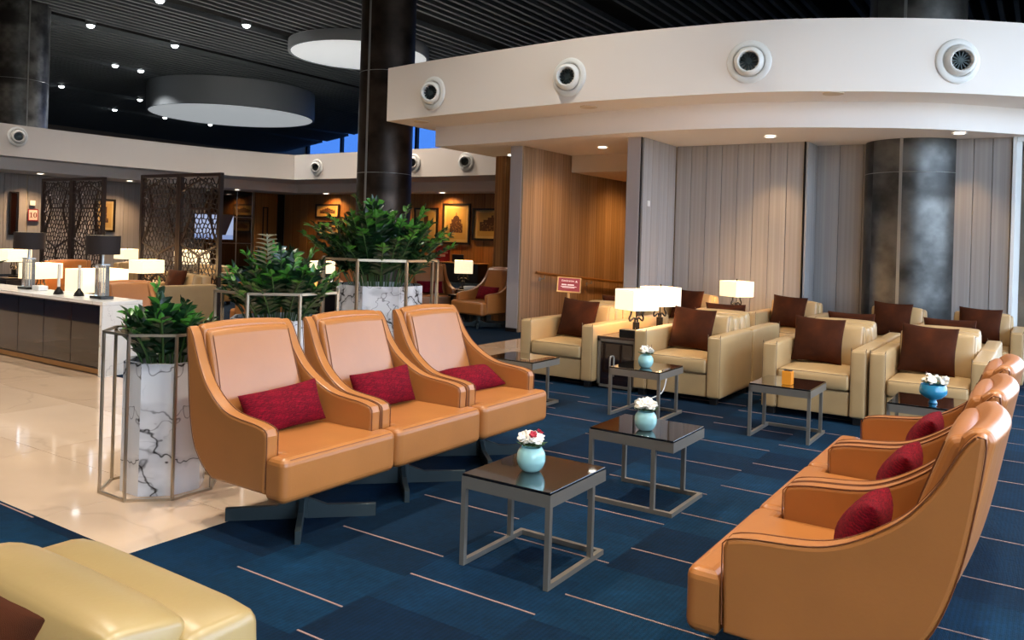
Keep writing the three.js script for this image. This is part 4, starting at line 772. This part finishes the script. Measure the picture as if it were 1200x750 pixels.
picture('upper one of two small framed prints left of the column', -21.7, 2.2, -20.66, 1.2, 0.5, 1, 0, PG); picture('lower one of two small framed prints left of the column', -21.6, 1.58, -20.66, 1.1, 0.48, 1, 0, PG);
picture('pale framed print just right of the farther folding screen', -24.055, 1.74, -13.75, 0.62, 1.0, 2, PI / 2, 'pictures on the far left wall');
function textTex(w, h, bg, draw) { const c = document.createElement('canvas'); c.width = w; c.height = h; const g = c.getContext('2d'); g.fillStyle = bg; g.fillRect(0, 0, w, h); draw(g); const t = new THREE.CanvasTexture(c); t.colorSpace = THREE.SRGBColorSpace; return std(0xffffff, 0.45, 0, { map: t }); }
{
  const t = thing('room_sign', 'small square pale sign reading 10 on the far left wall', 'sign', [-23.99, 1.66, -11.62], PI / 2);
  mesh('board', rb(0.28, 0.34, 0.015, 0.003, 0, 0, 0, 1), M.signRed, t);
  mesh('face', new THREE.PlaneGeometry(0.23, 0.29).translate(0, 0, 0.009), textTex(128, 160, '#f0d8c8', (g) => { g.fillStyle = '#6a2a1e'; g.font = 'bold 110px serif'; g.textAlign = 'center'; g.fillText('10', 64, 118); }), t, true);
  tag(mesh('thermostat', rb(0.02, 0.14, 0.14, 0.004, -23.985, 2.0, -11.6), M.white), 'small white wall sensor above the square sign', 'sensor');
  tag(mesh('wall_sensor', rb(0.022, 0.075, 0.05, 0.004, -4.493, 1.93, -10.06), M.white), 'small white wall sensor on the pale panels beside the corridor', 'sensor');
}
{ // lectern sign in the corridor
  const t = thing('stand_sign', 'red lectern sign with white lettering on a post before the handrail', 'sign', [-4.83, 0, -8.56], rad(32));
  mesh('foot', rb(0.26, 0.014, 0.26, 0.003, 0, 0.007, 0, 1), M.gold, t); mesh('post', bar([0, 0.014, 0], [0, 0.83, 0], 0.03), M.gold, t);
  const b = new THREE.Group(); b.name = 'board'; b.position.set(0, 0.865, 0.02); b.rotation.set(rad(-35), 0, rad(-3)); t.add(b);
  mesh('sign_frame', rb(0.29, 0.215, 0.018, 0.003, 0, 0, 0, 1), M.gold, b);
  mesh('sign_face', new THREE.PlaneGeometry(0.26, 0.185).translate(0, 0, 0.0095), textTex(260, 185, '#8e0f20', (g) => { g.fillStyle = '#f3cfc8'; g.font = 'bold 34px serif'; g.fillText('Emirates', 36, 52); g.beginPath(); g.arc(216, 40, 9, 0, 7); g.fill(); g.fillRect(200, 52, 34, 5); g.font = 'bold 26px sans-serif'; g.fillRect(40, 88, 60, 17); g.fillRect(110, 88, 80, 17); for (const [x, y, w] of [[30, 118, 190], [48, 132, 150]]) g.fillRect(x, y, w, 8); }), b, true);
  const r = thing('handrail', 'sloping timber-and-brass handrail on the corridor wall', 'handrail', [0, 0, 0]);
  mesh('rail', tube([[-6.5, 0.90, -10.5], [-6.5, 0.872, -10.8], [-6.5, 0.64, -13.8], [-6.5, 0.57, -14.8]], 0.024, 20, 10), M.gold, r);
  for (const z of [-10.75, -12.3, -13.8]) { const y = 0.87 - (-10.8 - z) * 0.077; mesh('bracket', [bar([-6.5, y - 0.01, z], [-6.5, y - 0.075, z], 0.014), bar([-6.5, y - 0.075, z], [-6.596, y - 0.085, z], 0.014), new THREE.CylinderGeometry(0.032, 0.032, 0.01, 16).rotateZ(PI / 2).translate(-6.59, y - 0.085, z)], M.steelTrim, r); }
}
{ // shelf before the engraving wall with a red placard and a tablet
  const t = thing('sideboard', 'dark sideboard against the engraving wall behind the far lamp', 'sideboard', [-15.8, 0.004, -20.3]);
  mesh('body', rb(2.6, 0.58, 0.5, 0.006, 0, 0.29, 0, 1), M.ebony, t); mesh('top', rb(2.66, 0.03, 0.55, 0.004, 0, 0.597, 0, 1), M.timberBrown[0], t);
  const p = thing('placard', 'small red placard with white lettering under the upright engraving', 'sign', [-16.05, 0.618, -20.25], 0);
  mesh('foot', rb(0.3, 0.012, 0.12, 0.003, 0, 0.006, 0, 1), M.signRed, p);
  mesh('board', rb(0.58, 0.46, 0.02, 0.004, 0, 0.24, 0, 1), M.signRed, p); mesh('face', new THREE.PlaneGeometry(0.54, 0.42).translate(0, 0.24, 0.011), textTex(256, 200, '#a50d1c', (g) => { g.fillStyle = '#f4d4d0'; g.font = 'bold 46px serif'; g.textAlign = 'center'; g.fillText('Emirates', 128, 92); g.fillRect(76, 106, 104, 34); }), p, true);
  const q = thing('tablet', 'dark tablet on a stand right of the red placard', 'tablet', [-15.4, 0.615, -20.2], 0); mesh('housing', rb(0.44, 0.24, 0.02, 0.006, 0, 0.13, 0, 1), M.black, q); mesh('bezel', [bx(-0.22, 0.22, 0.245, 0.252, -0.008, 0.012)], M.steelTrim, q); mesh('foot', rb(0.2, 0.012, 0.12, 0.003, 0, 0.006, 0, 1), M.black, q);
}
tag(mesh('power_cable', tube([[-2.98, 0.012, -6.78], [-2.9, 0.03, -6.7], [-2.82, 0.1, -6.75], [-2.80, 0.3, -6.8]], 0.005, 20, 6), M.white), 'thin white lamp cord hanging before the armchair behind the side table', 'cord');
{
  const w = thing('serving_bowl', 'white round bowl on a dark low table beyond the largest planter', 'bowl', [-8.0, 0.449, -10.9]); mesh('bowl', lathe([[0, 0], [0.07, 0], [0.13, 0.07], [0.14, 0.14], [0.12, 0.14], [0, 0.06]], 28), M.white, w);
  const t = thing('low_table', 'dark low table between the chairs before the engraving wall', 'table', [-8.05, 0.004, -10.9]); mesh('table_top', rb(0.5, 0.03, 0.5, 0.004, 0, 0.43, 0, 1), M.ebony, t); for (const a of [-1, 1]) for (const b of [-1, 1]) mesh('leg', bx(a * 0.2 - 0.02, a * 0.2 + 0.02, 0, 0.415, b * 0.2 - 0.02, b * 0.2 + 0.02), M.ebony, t);
}
renderer.render(scene, camera);
